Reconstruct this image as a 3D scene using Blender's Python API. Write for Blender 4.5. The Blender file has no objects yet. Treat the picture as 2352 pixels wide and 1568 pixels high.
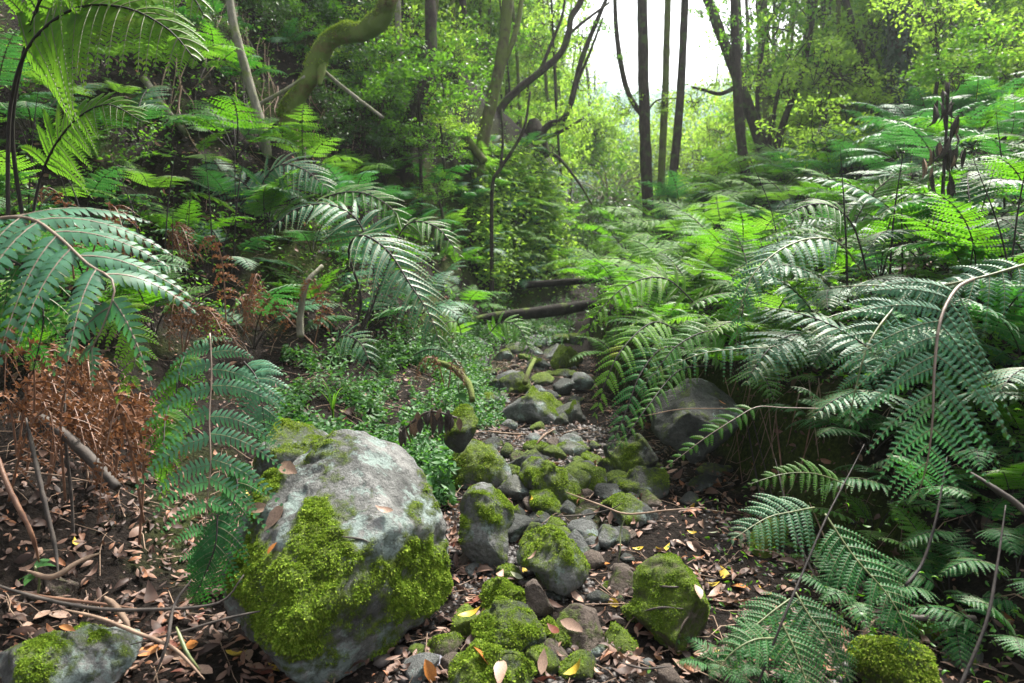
import bpy, math, random
import numpy as np
from mathutils import Vector

SEED = 11
rnd = random.Random(SEED)
rng = np.random.default_rng(SEED)
COL = bpy.context.scene.collection
SC = bpy.context.scene

# ------------------------------------------------------------------ camera
CAM = np.array([0.0, 0.0, 1.35])
PITCH = math.radians(-8.5)
FWD = np.array([0, math.cos(PITCH), math.sin(PITCH)])
UPV = np.array([0, -math.sin(PITCH), math.cos(PITCH)])
RGT = np.array([1.0, 0, 0])
FPX, CU, CV = 1568.0, 1176.0, 784.0           # photograph measured at 2352 x 1568

def P(u, v, d):
    return CAM + d * (FWD + (u - CU) / FPX * RGT + (CV - v) / FPX * UPV)

def proj(p):
    r = np.asarray(p, float) - CAM
    d = r @ FWD
    if d < 0.05:
        return (-9999, -9999, d)
    return (CU + FPX * (r @ RGT) / d, CV - FPX * (r @ UPV) / d, d)

# ------------------------------------------------------------------ noise
def _h(ix, iy, iz, s):
    n = (ix * 374761393 + iy * 668265263 + iz * 1274126177 + s * 974711) & 0x7fffffff
    n = ((n ^ (n >> 13)) * 1274126177) & 0x7fffffff
    n = (n ^ (n >> 16)) & 0xffff
    return n / 65535.0

def vnoise(p, s=0):
    p = np.asarray(p, float)
    i = np.floor(p).astype(np.int64)
    f = p - i
    f = f * f * (3 - 2 * f)
    x, y, z = i[..., 0], i[..., 1], i[..., 2]
    r = 0
    for dx in (0, 1):
        for dy in (0, 1):
            for dz in (0, 1):
                w = (f[..., 0] if dx else 1 - f[..., 0]) * (f[..., 1] if dy else 1 - f[..., 1]) * (f[..., 2] if dz else 1 - f[..., 2])
                r = r + w * _h(x + dx, y + dy, z + dz, s)
    return r * 2 - 1

def fbm(p, octs=4, s=0, gain=0.5):
    p = np.asarray(p, float)
    a, r = 1.0, 0
    for o in range(octs):
        r = r + a * vnoise(p * (2.03 ** o) + 17.3 * o, s + o)
        a *= gain
    return r

def sstep(a, b, x):
    t = np.clip((x - a) / (b - a), 0, 1)
    return t * t * (3 - 2 * t)

# ------------------------------------------------------------------ terrain
def xs(y):
    return np.interp(y, [0, 2.5, 5, 8, 10, 13, 16, 20, 30, 50, 100, 300], [.15, .2, .24, .36, .55, 1.2, 2.2, 3.6, 6.2, 10, 22, 60])

def bed(y):
    return np.interp(y, [-10, 0, 5, 8, 10, 14, 20, 40, 80, 160, 320], [0, 0, 0.02, .06, .12, .3, .7, 2.4, 6, 20, 60])

def terr(x, y, fine=True):
    x = np.asarray(x, float); y = np.asarray(y, float)
    d = x - xs(y)
    # left bank
    dl = -d
    yk = [0, 2, 3.3, 5, 7.5, 9.5, 11, 13, 14.3, 16, 18, 30]
    d0 = np.interp(y, yk, [1.7, 1.6, 1.15, .65, .72, .72, .5, .2, .2, 1.0, 1.6, 2])
    s1 = np.interp(y, yk, [.4, .35, .3, .44, 1.0, 1.7, 2.8, 5, 4.5, 1.8, 1.0, .7])
    h1 = np.interp(y, yk, [3, 3, 3, 3, 2.4, 2.15, 2.3, 2.7, 2.6, 2.4, 3, 6])
    s3 = np.interp(y, [0, 6, 8, 10, 14, 18, 30], [.82, .82, .95, 1.15, 1.0, .85, .7])
    e = np.maximum(dl - d0, 0)
    hl = np.minimum(e * s1, h1) + np.maximum(e - h1 / s1, 0) * s3
    hl = hl * sstep(0, .5, e + .12)
    # right bank
    q0 = np.interp(y, [0, 2.4, 4, 6, 13, 20], [1.4, 1.25, 1.0, .55, .6, 1.5])
    st = np.interp(y, [0, 2, 3, 4, 6, 9, 13, 20], [.05, .1, .3, .5, .5, .5, .8, .6])
    s2 = np.interp(y, [0, 2, 4, 7, 13, 30], [.25, .34, .44, .44, .48, .55])
    e2 = np.maximum(d - q0, 0)
    hr = st * sstep(0, .2, e2) + e2 * s2
    h = np.where(d < 0, hl, hr)
    h = 20 * np.tanh(h / 20)
    z = bed(y) + h
    pp = np.stack([x, y, np.zeros_like(x)], -1)
    bank = np.clip((np.maximum(e, e2)) / 1.5, 0, 1)
    z = z + (0.03 + .22 * bank) * fbm(pp * 0.55, 3, 5)
    if fine:
        z = z + (0.022 + .05 * bank) * fbm(pp * 3.1, 3, 9)
    return z

def gz(x, y):
    return float(terr(np.array([x]), np.array([y]))[0])

_hx, _hy, _hs = -14.0, -1.0, .05
_HM = terr(*np.meshgrid(np.arange(_hx, 16, _hs), np.arange(_hy, 28, _hs)))
def tlook(x, y):
    """ground height read from a table (bilinear); beyond the table from the function itself"""
    fx, fy = (x - _hx) / _hs, (y - _hy) / _hs
    ok = (fx >= 0) & (fy >= 0) & (fx < _HM.shape[1] - 2) & (fy < _HM.shape[0] - 2)
    cx, cy = np.where(ok, fx, 0), np.where(ok, fy, 0)
    i, j = cx.astype(int), cy.astype(int); a, b = cx - i, cy - j
    z = (_HM[j, i] * (1 - a) + _HM[j, i + 1] * a) * (1 - b) + (_HM[j + 1, i] * (1 - a) + _HM[j + 1, i + 1] * a) * b
    if not ok.all():
        z = np.where(ok, z, 0); z[~ok] = terr(x[~ok], y[~ok], False)
    return z

_D = np.concatenate([np.arange(1.2, 8, .1), np.geomspace(8, 60, 70)])
def G(u, v):
    """depth and point where the ray through (u, v) meets the ground"""
    dirv = FWD + (u - CU) / FPX * RGT + (CV - v) / FPX * UPV
    pts = CAM + _D[:, None] * dirv
    below = pts[:, 2] < tlook(pts[:, 0], pts[:, 1])
    k = int(np.argmax(below)) if below.any() else len(_D) - 1
    if k == 0: return float(_D[0]), pts[0]
    dd = np.linspace(_D[k - 1], _D[k], 14)
    pts = CAM + dd[:, None] * dirv
    below = pts[:, 2] < tlook(pts[:, 0], pts[:, 1])
    j = int(np.argmax(below)) if below.any() else 13
    return float(dd[j]), pts[j]

# ------------------------------------------------------------------ mesh helpers
def make_mesh(name, V, faces, mats, midx=None, smooth=False, attrs=None):
    """faces: list of int arrays (n,4) / (n,3)"""
    me = bpy.data.meshes.new(name)
    V = np.asarray(V, np.float32)
    faces = [np.asarray(f, np.int32) for f in faces if len(f)]
    nl = sum(f.size for f in faces); npoly = sum(len(f) for f in faces)
    me.vertices.add(len(V)); me.vertices.foreach_set("co", V.ravel())
    me.loops.add(nl); me.loops.foreach_set("vertex_index", np.concatenate([f.ravel() for f in faces]))
    me.polygons.add(npoly)
    tot = np.concatenate([np.full(len(f), f.shape[1], np.int32) for f in faces])
    start = np.concatenate([[0], np.cumsum(tot)[:-1]]).astype(np.int32)
    me.polygons.foreach_set("loop_start", start)
    try:
        me.polygons.foreach_set("loop_total", tot)
    except Exception:
        pass
    for m in mats:
        me.materials.append(m)
    if midx is not None:
        me.polygons.foreach_set("material_index", np.asarray(midx, np.int32))
    if smooth:
        me.polygons.foreach_set("use_smooth", np.ones(npoly, bool))
    me.update(calc_edges=True)
    me.validate()
    if attrs:
        for k, a in attrs.items():
            at = me.attributes.new(k, 'FLOAT', 'POINT')
            at.data.foreach_set("value", np.asarray(a, np.float32))
    return me

def link(name, me, parent=None, loc=None):
    o = bpy.data.objects.new(name, me)
    COL.objects.link(o)
    if parent is not None:
        o.parent = parent
    if loc is not None:
        o.location = loc
    return o

def tag(o, label=None, cat=None, group=None, kind=None):
    if label: o['label'] = label
    if cat: o['category'] = cat
    if group: o['group'] = group
    if kind: o['kind'] = kind
    return o

AUTO = []           # (object, adjective phrase, projected position, kind word)
def thing(name, loc, label=None, cat=None, group=None):
    o = bpy.data.objects.new(name, None)
    o.empty_display_size = .1
    COL.objects.link(o)
    o.location = loc
    return tag(o, label, cat, group)

def dup(src, loc=None, rot=None, scale=None):
    r = src.copy(); COL.objects.link(r)
    if loc is not None: r.location = loc
    if rot is not None: r.rotation_euler = rot
    if scale is not None: r.scale = scale
    for ch in src.children:
        c = ch.copy(); COL.objects.link(c); c.parent = r
        for g in ch.children:
            k = g.copy(); COL.objects.link(k); k.parent = c
    return r

def spline(pts, n):
    p = np.asarray(pts, float)
    if len(p) == 2:
        t = np.linspace(0, 1, n)[:, None]
        return p[0] * (1 - t) + p[1] * t
    q = np.vstack([2 * p[0] - p[1], p, 2 * p[-1] - p[-2]])
    out = []
    m = len(p) - 1
    for t in np.linspace(0, m, n):
        i = min(int(t), m - 1); f = t - i
        a, b, c, d = q[i], q[i + 1], q[i + 2], q[i + 3]
        out.append(.5 * (2 * b + (c - a) * f + (2 * a - 5 * b + 4 * c - d) * f * f + (3 * b - a - 3 * c + d) * f ** 3))
    out = np.array(out)
    if p.shape[1] == 3:   # even spacing
        L = np.concatenate([[0], np.cumsum(np.linalg.norm(np.diff(out, axis=0), axis=1))])
        s = np.linspace(0, L[-1], n)
        out = np.stack([np.interp(s, L, out[:, k]) for k in range(3)], 1)
    return out

def nrm(a):
    return a / np.maximum(np.linalg.norm(a, axis=-1, keepdims=True), 1e-9)

def tube(path, rad, sides=8, rough=0.0, seed=0, cap=True, nf=3.0):
    path = np.asarray(path, float); n = len(path)
    rad = np.interp(np.linspace(0, 1, n), np.linspace(0, 1, len(rad)), rad) if np.ndim(rad) else np.full(n, rad)
    T = nrm(np.gradient(path, axis=0))
    a = np.array([1.0, 0, 0]) if abs(T[0][0]) < .8 else np.array([0, 1.0, 0])
    N = np.zeros((n, 3)); x = nrm(np.cross(T[0], a)); N[0] = x
    for i in range(1, n):
        x = x - T[i] * (x @ T[i]); x = nrm(x); N[i] = x
    B = np.cross(T, N)
    th = np.linspace(0, 2 * np.pi, sides, endpoint=False)
    dirs = N[:, None, :] * np.cos(th)[None, :, None] + B[:, None, :] * np.sin(th)[None, :, None]
    r = rad[:, None].repeat(sides, 1)
    if rough:
        r = r * (1 + rough * fbm((path[:, None, :] + dirs * rad[:, None, None]) * nf / max(rad.mean() * 8, .05), 3, seed))
    V = (path[:, None, :] + dirs * r[:, :, None]).reshape(-1, 3)
    i = np.arange(n - 1)[:, None] * sides; k = np.arange(sides)[None, :]; k2 = (k + 1) % sides
    Q = np.stack([i + k, i + k2, i + sides + k2, i + sides + k], -1).reshape(-1, 4)
    F = [Q]
    if cap:
        V = np.vstack([V, path[0], path[-1]])
        c0, c1 = len(V) - 2, len(V) - 1
        kk = np.arange(sides); kk2 = (kk + 1) % sides
        F.append(np.concatenate([np.stack([np.full(sides, c0), kk2, kk], 1), np.stack([np.full(sides, c1), (n - 1) * sides + kk, (n - 1) * sides + kk2], 1)]))
    return V, F

def merge(parts):
    V, Q, T, off = [], [], [], 0
    for v, fs in parts:
        V.append(v)
        for f in fs:
            f = np.asarray(f)
            (Q if f.shape[1] == 4 else T).append(f + off)
        off += len(v)
    F = []
    if Q: F.append(np.concatenate(Q))
    if T: F.append(np.concatenate(T))
    return np.vstack(V), F

# ------------------------------------------------------------------ materials
def new_mat(name):
    m = bpy.data.materials.new(name); m.use_nodes = True
    nt = m.node_tree; nt.nodes.clear()
    return m, nt, nt.nodes, nt.links

def ramp(nodes, stops):
    r = nodes.new('ShaderNodeValToRGB')
    el = r.color_ramp.elements
    while len(el) > 1: el.remove(el[0])
    el[0].position = stops[0][0]; el[0].color = (*stops[0][1], 1)
    for p, c in stops[1:]:
        e = el.new(p); e.color = (*c, 1)
    return r

def leaf_mat(name, stops, trans, tfac=.35, rough=.42, spec=.5, island=False, age=None, age_f=.7):
    m, nt, N, L = new_mat(name)
    out = N.new('ShaderNodeOutputMaterial')
    geo = N.new('ShaderNodeNewGeometry'); oi = N.new('ShaderNodeObjectInfo')
    add = N.new('ShaderNodeMath'); add.operation = 'MULTIPLY_ADD'
    add.inputs[1].default_value = .45 if not island else .75
    mul = N.new('ShaderNodeMath'); mul.operation = 'MULTIPLY'; mul.inputs[1].default_value = .55 if not island else .25
    L.new(oi.outputs['Random'], mul.inputs[0])
    L.new(geo.outputs['Random Per Island'], add.inputs[0]); L.new(mul.outputs[0], add.inputs[2])
    r = ramp(N, stops); L.new(add.outputs[0], r.inputs[0])
    tc = N.new('ShaderNodeTexCoord'); nz = N.new('ShaderNodeTexNoise'); nz.inputs['Scale'].default_value = 22; nz.inputs['Detail'].default_value = 3
    L.new(tc.outputs['Object'], nz.inputs['Vector'])
    hs = N.new('ShaderNodeHueSaturation')
    mr = N.new('ShaderNodeMapRange'); mr.inputs[1].default_value = .3; mr.inputs[2].default_value = .7; mr.inputs[3].default_value = .7; mr.inputs[4].default_value = 1.25
    L.new(nz.outputs[0], mr.inputs[0]); L.new(mr.outputs[0], hs.inputs['Value']); L.new(r.outputs[0], hs.inputs['Color'])
    if age:
        n3 = N.new('ShaderNodeTexNoise'); n3.inputs['Scale'].default_value = 6; n3.inputs['Detail'].default_value = 4
        L.new(tc.outputs['Object'], n3.inputs['Vector'])
        m3 = N.new('ShaderNodeMapRange'); m3.inputs[1].default_value = .60; m3.inputs[2].default_value = .74; m3.inputs[4].default_value = age_f; L.new(n3.outputs[0], m3.inputs[0])
        x3 = N.new('ShaderNodeMix'); x3.data_type = 'RGBA'; L.new(m3.outputs[0], x3.inputs[0]); L.new(r.outputs[0], x3.inputs[6]); x3.inputs[7].default_value = (*age, 1)
        L.new(x3.outputs[2], hs.inputs['Color'])
    b = N.new('ShaderNodeBsdfPrincipled'); b.inputs['Roughness'].default_value = rough; b.inputs['Specular IOR Level'].default_value = spec
    L.new(hs.outputs[0], b.inputs['Base Color'])
    if tfac > 0:
        t = N.new('ShaderNodeBsdfTranslucent')
        mx = N.new('ShaderNodeMix'); mx.data_type = 'RGBA'; mx.inputs[0].default_value = .6
        L.new(hs.outputs[0], mx.inputs[6]); mx.inputs[7].default_value = (*trans, 1)
        L.new(mx.outputs[2], t.inputs['Color'])
        ms = N.new('ShaderNodeMixShader'); ms.inputs[0].default_value = tfac
        L.new(b.outputs[0], ms.inputs[1]); L.new(t.outputs[0], ms.inputs[2]); L.new(ms.outputs[0], out.inputs['Surface'])
    else:
        L.new(b.outputs[0], out.inputs['Surface'])
    return m

def stem_mat(name, c1, c2, rough=.5, scale=20):
    m, nt, N, L = new_mat(name)
    out = N.new('ShaderNodeOutputMaterial'); tc = N.new('ShaderNodeTexCoord'); nz = N.new('ShaderNodeTexNoise')
    nz.inputs['Scale'].default_value = scale; nz.inputs['Detail'].default_value = 4
    L.new(tc.outputs['Object'], nz.inputs['Vector'])
    r = ramp(N, [(.3, c1), (.7, c2)]); L.new(nz.outputs[0], r.inputs[0])
    b = N.new('ShaderNodeBsdfPrincipled'); b.inputs['Roughness'].default_value = rough
    L.new(r.outputs[0], b.inputs['Base Color'])
    bp = N.new('ShaderNodeBump'); bp.inputs['Strength'].default_value = .5; bp.inputs['Distance'].default_value = .01
    L.new(nz.outputs[0], bp.inputs['Height']); L.new(bp.outputs[0], b.inputs['Normal'])
    L.new(b.outputs[0], out.inputs['Surface'])
    return m

def bark_mat(name, c1, c2, moss=(.09, .14, .025), mfac=.5, scale=9):
    m, nt, N, L = new_mat(name)
    out = N.new('ShaderNodeOutputMaterial'); tc = N.new('ShaderNodeTexCoord')
    mp = N.new('ShaderNodeMapping'); mp.inputs['Scale'].default_value = (1, 1, .35)
    L.new(tc.outputs['Object'], mp.inputs[0])
    nz = N.new('ShaderNodeTexNoise'); nz.inputs['Scale'].default_value = scale * 2.2; nz.inputs['Detail'].default_value = 8; nz.inputs['Roughness'].default_value = .65
    L.new(mp.outputs[0], nz.inputs['Vector'])
    r = ramp(N, [(.32, c1), (.68, c2)]); L.new(nz.outputs[0], r.inputs[0])
    n2 = N.new('ShaderNodeTexNoise'); n2.inputs['Scale'].default_value = scale * .55; n2.inputs['Detail'].default_value = 6; n2.inputs['Roughness'].default_value = .7
    L.new(tc.outputs['Object'], n2.inputs['Vector'])
    mr = N.new('ShaderNodeMapRange'); mr.inputs[1].default_value = .62 - mfac * .35; mr.inputs[2].default_value = .72 - mfac * .3
    L.new(n2.outputs[0], mr.inputs[0])
    mx = N.new('ShaderNodeMix'); mx.data_type = 'RGBA'
    L.new(mr.outputs[0], mx.inputs[0]); L.new(r.outputs[0], mx.inputs[6]); mx.inputs[7].default_value = (*moss, 1)
    b = N.new('ShaderNodeBsdfPrincipled'); b.inputs['Roughness'].default_value = .9; b.inputs['Specular IOR Level'].default_value = .2
    L.new(mx.outputs[2], b.inputs['Base Color'])
    bp = N.new('ShaderNodeBump'); bp.inputs['Strength'].default_value = .8; bp.inputs['Distance'].default_value = .02
    L.new(nz.outputs[0], bp.inputs['Height']); L.new(bp.outputs[0], b.inputs['Normal'])
    L.new(b.outputs[0], out.inputs['Surface'])
    return m

def rock_mat(name, c1, c2, c3, lichen=.0, moss1=(.032, .07, .010), moss2=(.225, .31, .028)):
    m, nt, N, L = new_mat(name)
    out = N.new('ShaderNodeOutputMaterial'); tc = N.new('ShaderNodeTexCoord')
    def noise(scale, det=8, ro=.6):
        n = N.new('ShaderNodeTexNoise'); n.inputs['Scale'].default_value = scale; n.inputs['Detail'].default_value = det; n.inputs['Roughness'].default_value = ro
        L.new(tc.outputs['Object'], n.inputs['Vector']); return n
    a = noise(5); r = ramp(N, [(.3, c1), (.5, c2), (.72, c3)]); L.new(a.outputs[0], r.inputs[0])
    f = noise(60, 6, .7)
    fr = N.new('ShaderNodeMapRange'); fr.inputs[1].default_value = .25; fr.inputs[2].default_value = .75; fr.inputs[3].default_value = .6; fr.inputs[4].default_value = 1.35
    L.new(f.outputs[0], fr.inputs[0])
    hv = N.new('ShaderNodeHueSaturation'); L.new(r.outputs[0], hv.inputs['Color']); L.new(fr.outputs[0], hv.inputs['Value'])
    col = hv.outputs[0]
    if lichen > 0:
        l = noise(7, 8, .72)
        lr = N.new('ShaderNodeMapRange'); lr.inputs[1].default_value = .62 - lichen * .25; lr.inputs[2].default_value = .66 - lichen * .22
        L.new(l.outputs[0], lr.inputs[0])
        lx = N.new('ShaderNodeMix'); lx.data_type = 'RGBA'
        lf = N.new('ShaderNodeMath'); lf.operation = 'MULTIPLY'; lf.inputs[1].default_value = .8; L.new(lr.outputs[0], lf.inputs[0])
        L.new(lf.outputs[0], lx.inputs[0]); L.new(col, lx.inputs[6]); lx.inputs[7].default_value = (.24, .31, .285, 1)
        col = lx.outputs[2]
    dk = noise(13, 8, .75)
    dr = N.new('ShaderNodeMapRange'); dr.inputs[1].default_value = .54; dr.inputs[2].default_value = .62; dr.inputs[4].default_value = .6; L.new(dk.outputs[0], dr.inputs[0])
    dx = N.new('ShaderNodeMix'); dx.data_type = 'RGBA'; L.new(dr.outputs[0], dx.inputs[0]); L.new(col, dx.inputs[6]); dx.inputs[7].default_value = (*c1, 1)
    col = dx.outputs[2]
    at = N.new('ShaderNodeAttribute'); at.attribute_name = 'moss'
    g = noise(38, 8, .75); gr = ramp(N, [(.3, moss1), (.52, tuple((p + q) / 2 for p, q in zip(moss1, moss2))), (.72, moss2)]); L.new(g.outputs[0], gr.inputs[0])
    # ragged edge of the moss
    e = noise(26, 6, .8)
    ad = N.new('ShaderNodeMath'); ad.operation = 'ADD'; L.new(at.outputs['Fac'], ad.inputs[0])
    es = N.new('ShaderNodeMath'); es.operation = 'MULTIPLY_ADD'; es.inputs[1].default_value = 1.7; es.inputs[2].default_value = -.85; L.new(e.outputs[0], es.inputs[0])
    L.new(es.outputs[0], ad.inputs[1])
    er = N.new('ShaderNodeMapRange'); er.inputs[1].default_value = .34; er.inputs[2].default_value = .72; L.new(ad.outputs[0], er.inputs[0])
    mx = N.new('ShaderNodeMix'); mx.data_type = 'RGBA'
    mo_n = noise(7, 5, .6)
    mo_r = N.new('ShaderNodeMapRange'); mo_r.inputs[1].default_value = .42; mo_r.inputs[2].default_value = .66; mo_r.inputs[4].default_value = .75; L.new(mo_n.outputs[0], mo_r.inputs[0])
    mo_x = N.new('ShaderNodeMix'); mo_x.data_type = 'RGBA'; L.new(mo_r.outputs[0], mo_x.inputs[0]); L.new(gr.outputs[0], mo_x.inputs[6]); mo_x.inputs[7].default_value = (.06, .085, .012, 1)
    L.new(er.outputs[0], mx.inputs[0]); L.new(col, mx.inputs[6]); L.new(mo_x.outputs[2], mx.inputs[7])
    b = N.new('ShaderNodeBsdfPrincipled'); b.inputs['Roughness'].default_value = .8; b.inputs['Specular IOR Level'].default_value = .25
    L.new(mx.outputs[2], b.inputs['Base Color'])
    hd = N.new('ShaderNodeMath'); hd.operation = 'MULTIPLY_ADD'; hd.inputs[1].default_value = -1.6; L.new(dk.outputs[0], hd.inputs[0]); L.new(f.outputs[0], hd.inputs[2])
    h = N.new('ShaderNodeMath'); h.operation = 'ADD'; L.new(hd.outputs[0], h.inputs[0])
    h2 = N.new('ShaderNodeMath'); h2.operation = 'MULTIPLY'; L.new(g.outputs[0], h2.inputs[0]); L.new(er.outputs[0], h2.inputs[1])
    h3 = N.new('ShaderNodeMath'); h3.operation = 'MULTIPLY'; h3.inputs[1].default_value = 2.5; L.new(h2.outputs[0], h3.inputs[0]); L.new(h3.outputs[0], h.inputs[1])
    bp = N.new('ShaderNodeBump'); bp.inputs['Strength'].default_value = 1.0; bp.inputs['Distance'].default_value = .02
    L.new(h.outputs[0], bp.inputs['Height']); L.new(bp.outputs[0], b.inputs['Normal'])
    L.new(b.outputs[0], out.inputs['Surface'])
    return m

M = {}
M['fern_dark'] = leaf_mat('fern_dark', [(0, (.012, .07, .020)), (.5, (.022, .115, .030)), (1, (.04, .155, .036))], (.08, .36, .02), .34, .5, .22, age=(.11, .10, .02))
M['fern_blue'] = leaf_mat('fern_blue', [(0, (.020, .085, .042)), (.5, (.032, .125, .058)), (1, (.05, .16, .065))], (.09, .36, .03), .32, .52, .36, age=(.12, .14, .04))
M['fern_mid'] = leaf_mat('fern_mid', [(0, (.022, .095, .012)), (.5, (.045, .155, .018)), (1, (.08, .21, .022))], (.18, .50, .010), .46, .58, .22, age=(.16, .17, .02))
M['fern_lime'] = leaf_mat('fern_lime', [(0, (.045, .15, .012)), (.5, (.08, .215, .018)), (1, (.13, .26, .025))], (.22, .48, .03), .5, .58, .2, age=(.24, .22, .02))
M['fern_teal'] = leaf_mat('fern_teal', [(0, (.035, .12, .065)), (.5, (.055, .17, .095)), (1, (.08, .21, .11))], (.10, .36, .06), .3, .5, .4, age=(.12, .15, .04))
M['fern_dead'] = leaf_mat('fern_dead', [(0, (.07, .03, .016)), (.5, (.16, .075, .04)), (1, (.26, .14, .08))], (.30, .12, .04), .2, .8, .1)
M['stem_dark'] = stem_mat('stem_dark', (.008, .006, .005), (.022, .014, .011), .75)
M['stem_green'] = stem_mat('stem_green', (.07, .10, .03), (.16, .17, .07))
M['stem_pale'] = stem_mat('stem_pale', (.13, .095, .07), (.23, .17, .13))
M['stem_dead'] = stem_mat('stem_dead', (.09, .04, .025), (.24, .13, .08))
M['stick_dark'] = stem_mat('stick_dark', (.02, .016, .014), (.07, .055, .045), .8)
M['stick_tan'] = stem_mat('stick_tan', (.12, .075, .05), (.28, .19, .13), .8)
M['leaf_tree'] = leaf_mat('leaf_tree', [(0, (.02, .085, .010)), (.5, (.045, .145, .016)), (1, (.09, .20, .022))], (.24, .56, .02), .5, .42, .4, True)
M['leaf_lime'] = leaf_mat('leaf_lime', [(0, (.06, .18, .018)), (.5, (.12, .27, .028)), (1, (.21, .33, .04))], (.44, .70, .06), .6, .5, .35, True)
M['leaf_deep'] = leaf_mat('leaf_deep', [(0, (.012, .04, .012)), (.5, (.022, .07, .018)), (1, (.045, .11, .02))], (.12, .28, .02), .35, .35, .5, True)
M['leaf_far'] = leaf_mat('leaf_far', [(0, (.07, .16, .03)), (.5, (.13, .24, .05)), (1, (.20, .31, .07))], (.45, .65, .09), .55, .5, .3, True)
M['leaf_hazed'] = leaf_mat('leaf_hazed', [(0, (.18, .28, .24)), (.5, (.27, .39, .34)), (1, (.36, .47, .42))], (.42, .6, .5), .5, .6, .3, True)  # pale blue of distance haze put into the leaf colour
M['cover'] = leaf_mat('cover', [(0, (.02, .08, .02)), (.5, (.035, .115, .03)), (1, (.07, .19, .035))], (.16, .44, .02), .35, .5, .3, True)
M['ivy'] = leaf_mat('ivy', [(0, (.012, .03, .012)), (.5, (.02, .055, .02)), (1, (.04, .08, .03))], (.08, .2, .03), .25, .4, .4, True)
M['litter'] = leaf_mat('litter', [(0, (.014, .008, .006)), (.25, (.045, .024, .018)), (.5, (.10, .055, .040)), (.74, (.19, .112, .080)), (.85, (.24, .09, .035)), (.93, (.09, .03, .018)), (1, (.32, .22, .16))], (.3, .16, .08), .1, .6, .35, True)
M['moss'] = leaf_mat('moss', [(0, (.035, .075, .010)), (.45, (.12, .20, .018)), (.8, (.225, .31, .035)), (1, (.34, .36, .09))], (.28, .42, .04), .3, .85, .08, True, age=(.07, .075, .012), age_f=.85)
for nm, c in dict(leaf_tan=(.34, .22, .16), leaf_orange=(.42, .16, .035), leaf_yellow=(.55, .38, .04), leaf_red=(.17, .055, .035), leaf_pale=(.40, .42, .28), leaf_grey=(.24, .24, .29)).items():
    M[nm] = leaf_mat(nm, [(0, tuple(x * .75 for x in c)), (1, c)], c, .15, .5, .4)
M['bark_pale'] = bark_mat('bark_pale', (.10, .095, .075), (.26, .245, .19), (.13, .16, .05), .35)
M['bark_dark'] = bark_mat('bark_dark', (.015, .012, .010), (.06, .045, .036), (.05, .075, .02), .3)
M['bark_mossy'] = bark_mat('bark_mossy', (.05, .03, .018), (.20, .125, .065), (.12, .165, .04), .72, 6)
M['bark_olive'] = bark_mat('bark_olive', (.04, .038, .02), (.13, .115, .06), (.10, .13, .03), .6)
M['log'] = bark_mat('log', (.008, .007, .006), (.032, .026, .022), (.08, .12, .02), .2)
M['rock_pale'] = rock_mat('rock_pale', (.05, .052, .05), (.17, .172, .165), (.34, .335, .32), .5)
M['rock_grey'] = rock_mat('rock_grey', (.06, .065, .065), (.13, .135, .13), (.22, .22, .21), .35)
M['rock_dark'] = rock_mat('rock_dark', (.022, .024, .022), (.052, .056, .052), (.11, .115, .105), .15)
M['rock_brown'] = rock_mat('rock_brown', (.055, .042, .035), (.11, .085, .07), (.18, .145, .115), .0)
M['rock_moss'] = rock_mat('rock_moss', (.05, .055, .048), (.11, .115, .10), (.19, .19, .165), .2)

def soil_mat():
    m, nt, N, L = new_mat('soil')
    out = N.new('ShaderNodeOutputMaterial'); tc = N.new('ShaderNodeTexCoord')
    def noise(scale, det=8, ro=.6):
        n = N.new('ShaderNodeTexNoise'); n.inputs['Scale'].default_value = scale; n.inputs['Detail'].default_value = det; n.inputs['Roughness'].default_value = ro
        L.new(tc.outputs['Object'], n.inputs['Vector']); return n
    a = noise(3.5); b2 = noise(45, 8, .7); c = noise(.9, 6)
    r = ramp(N, [(.3, (.004, .003, .0026)), (.5, (.014, .010, .008)), (.75, (.040, .029, .023))]); L.new(b2.outputs[0], r.inputs[0])
    g = ramp(N, [(.3, (.012, .022, .006)), (.55, (.05, .07, .014)), (.75, (.12, .15, .025))]); L.new(b2.outputs[0], g.inputs[0])
    ge = N.new('ShaderNodeNewGeometry'); sx = N.new('ShaderNodeSeparateXYZ'); L.new(ge.outputs['Normal'], sx.inputs[0])
    st_ = N.new('ShaderNodeMapRange'); st_.inputs[1].default_value = .8; st_.inputs[2].default_value = .35; st_.inputs[3].default_value = 0; st_.inputs[4].default_value = .16; L.new(sx.outputs['Z'], st_.inputs[0])
    ca = N.new('ShaderNodeMath'); ca.operation = 'ADD'; L.new(c.outputs[0], ca.inputs[0]); L.new(st_.outputs[0], ca.inputs[1])
    mr = N.new('ShaderNodeMapRange'); mr.inputs[1].default_value = .55; mr.inputs[2].default_value = .68; L.new(ca.outputs[0], mr.inputs[0])
    mx = N.new('ShaderNodeMix'); mx.data_type = 'RGBA'; L.new(mr.outputs[0], mx.inputs[0]); L.new(r.outputs[0], mx.inputs[6]); L.new(g.outputs[0], mx.inputs[7])
    b = N.new('ShaderNodeBsdfPrincipled'); b.inputs['Roughness'].default_value = .9; b.inputs['Specular IOR Level'].default_value = .12
    L.new(mx.outputs[2], b.inputs['Base Color'])
    bp = N.new('ShaderNodeBump'); bp.inputs['Strength'].default_value = 1; bp.inputs['Distance'].default_value = .05
    L.new(b2.outputs[0], bp.inputs['Height']); L.new(bp.outputs[0], b.inputs['Normal']); L.new(b.outputs[0], out.inputs['Surface'])
    return m
M['soil'] = soil_mat()
M['pebble'] = leaf_mat('pebble', [(0, (.012, .011, .011)), (.5, (.04, .034, .032)), (.85, (.085, .07, .062)), (1, (.15, .13, .12))], (0, 0, 0), 0, .6, .4, True)

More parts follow.
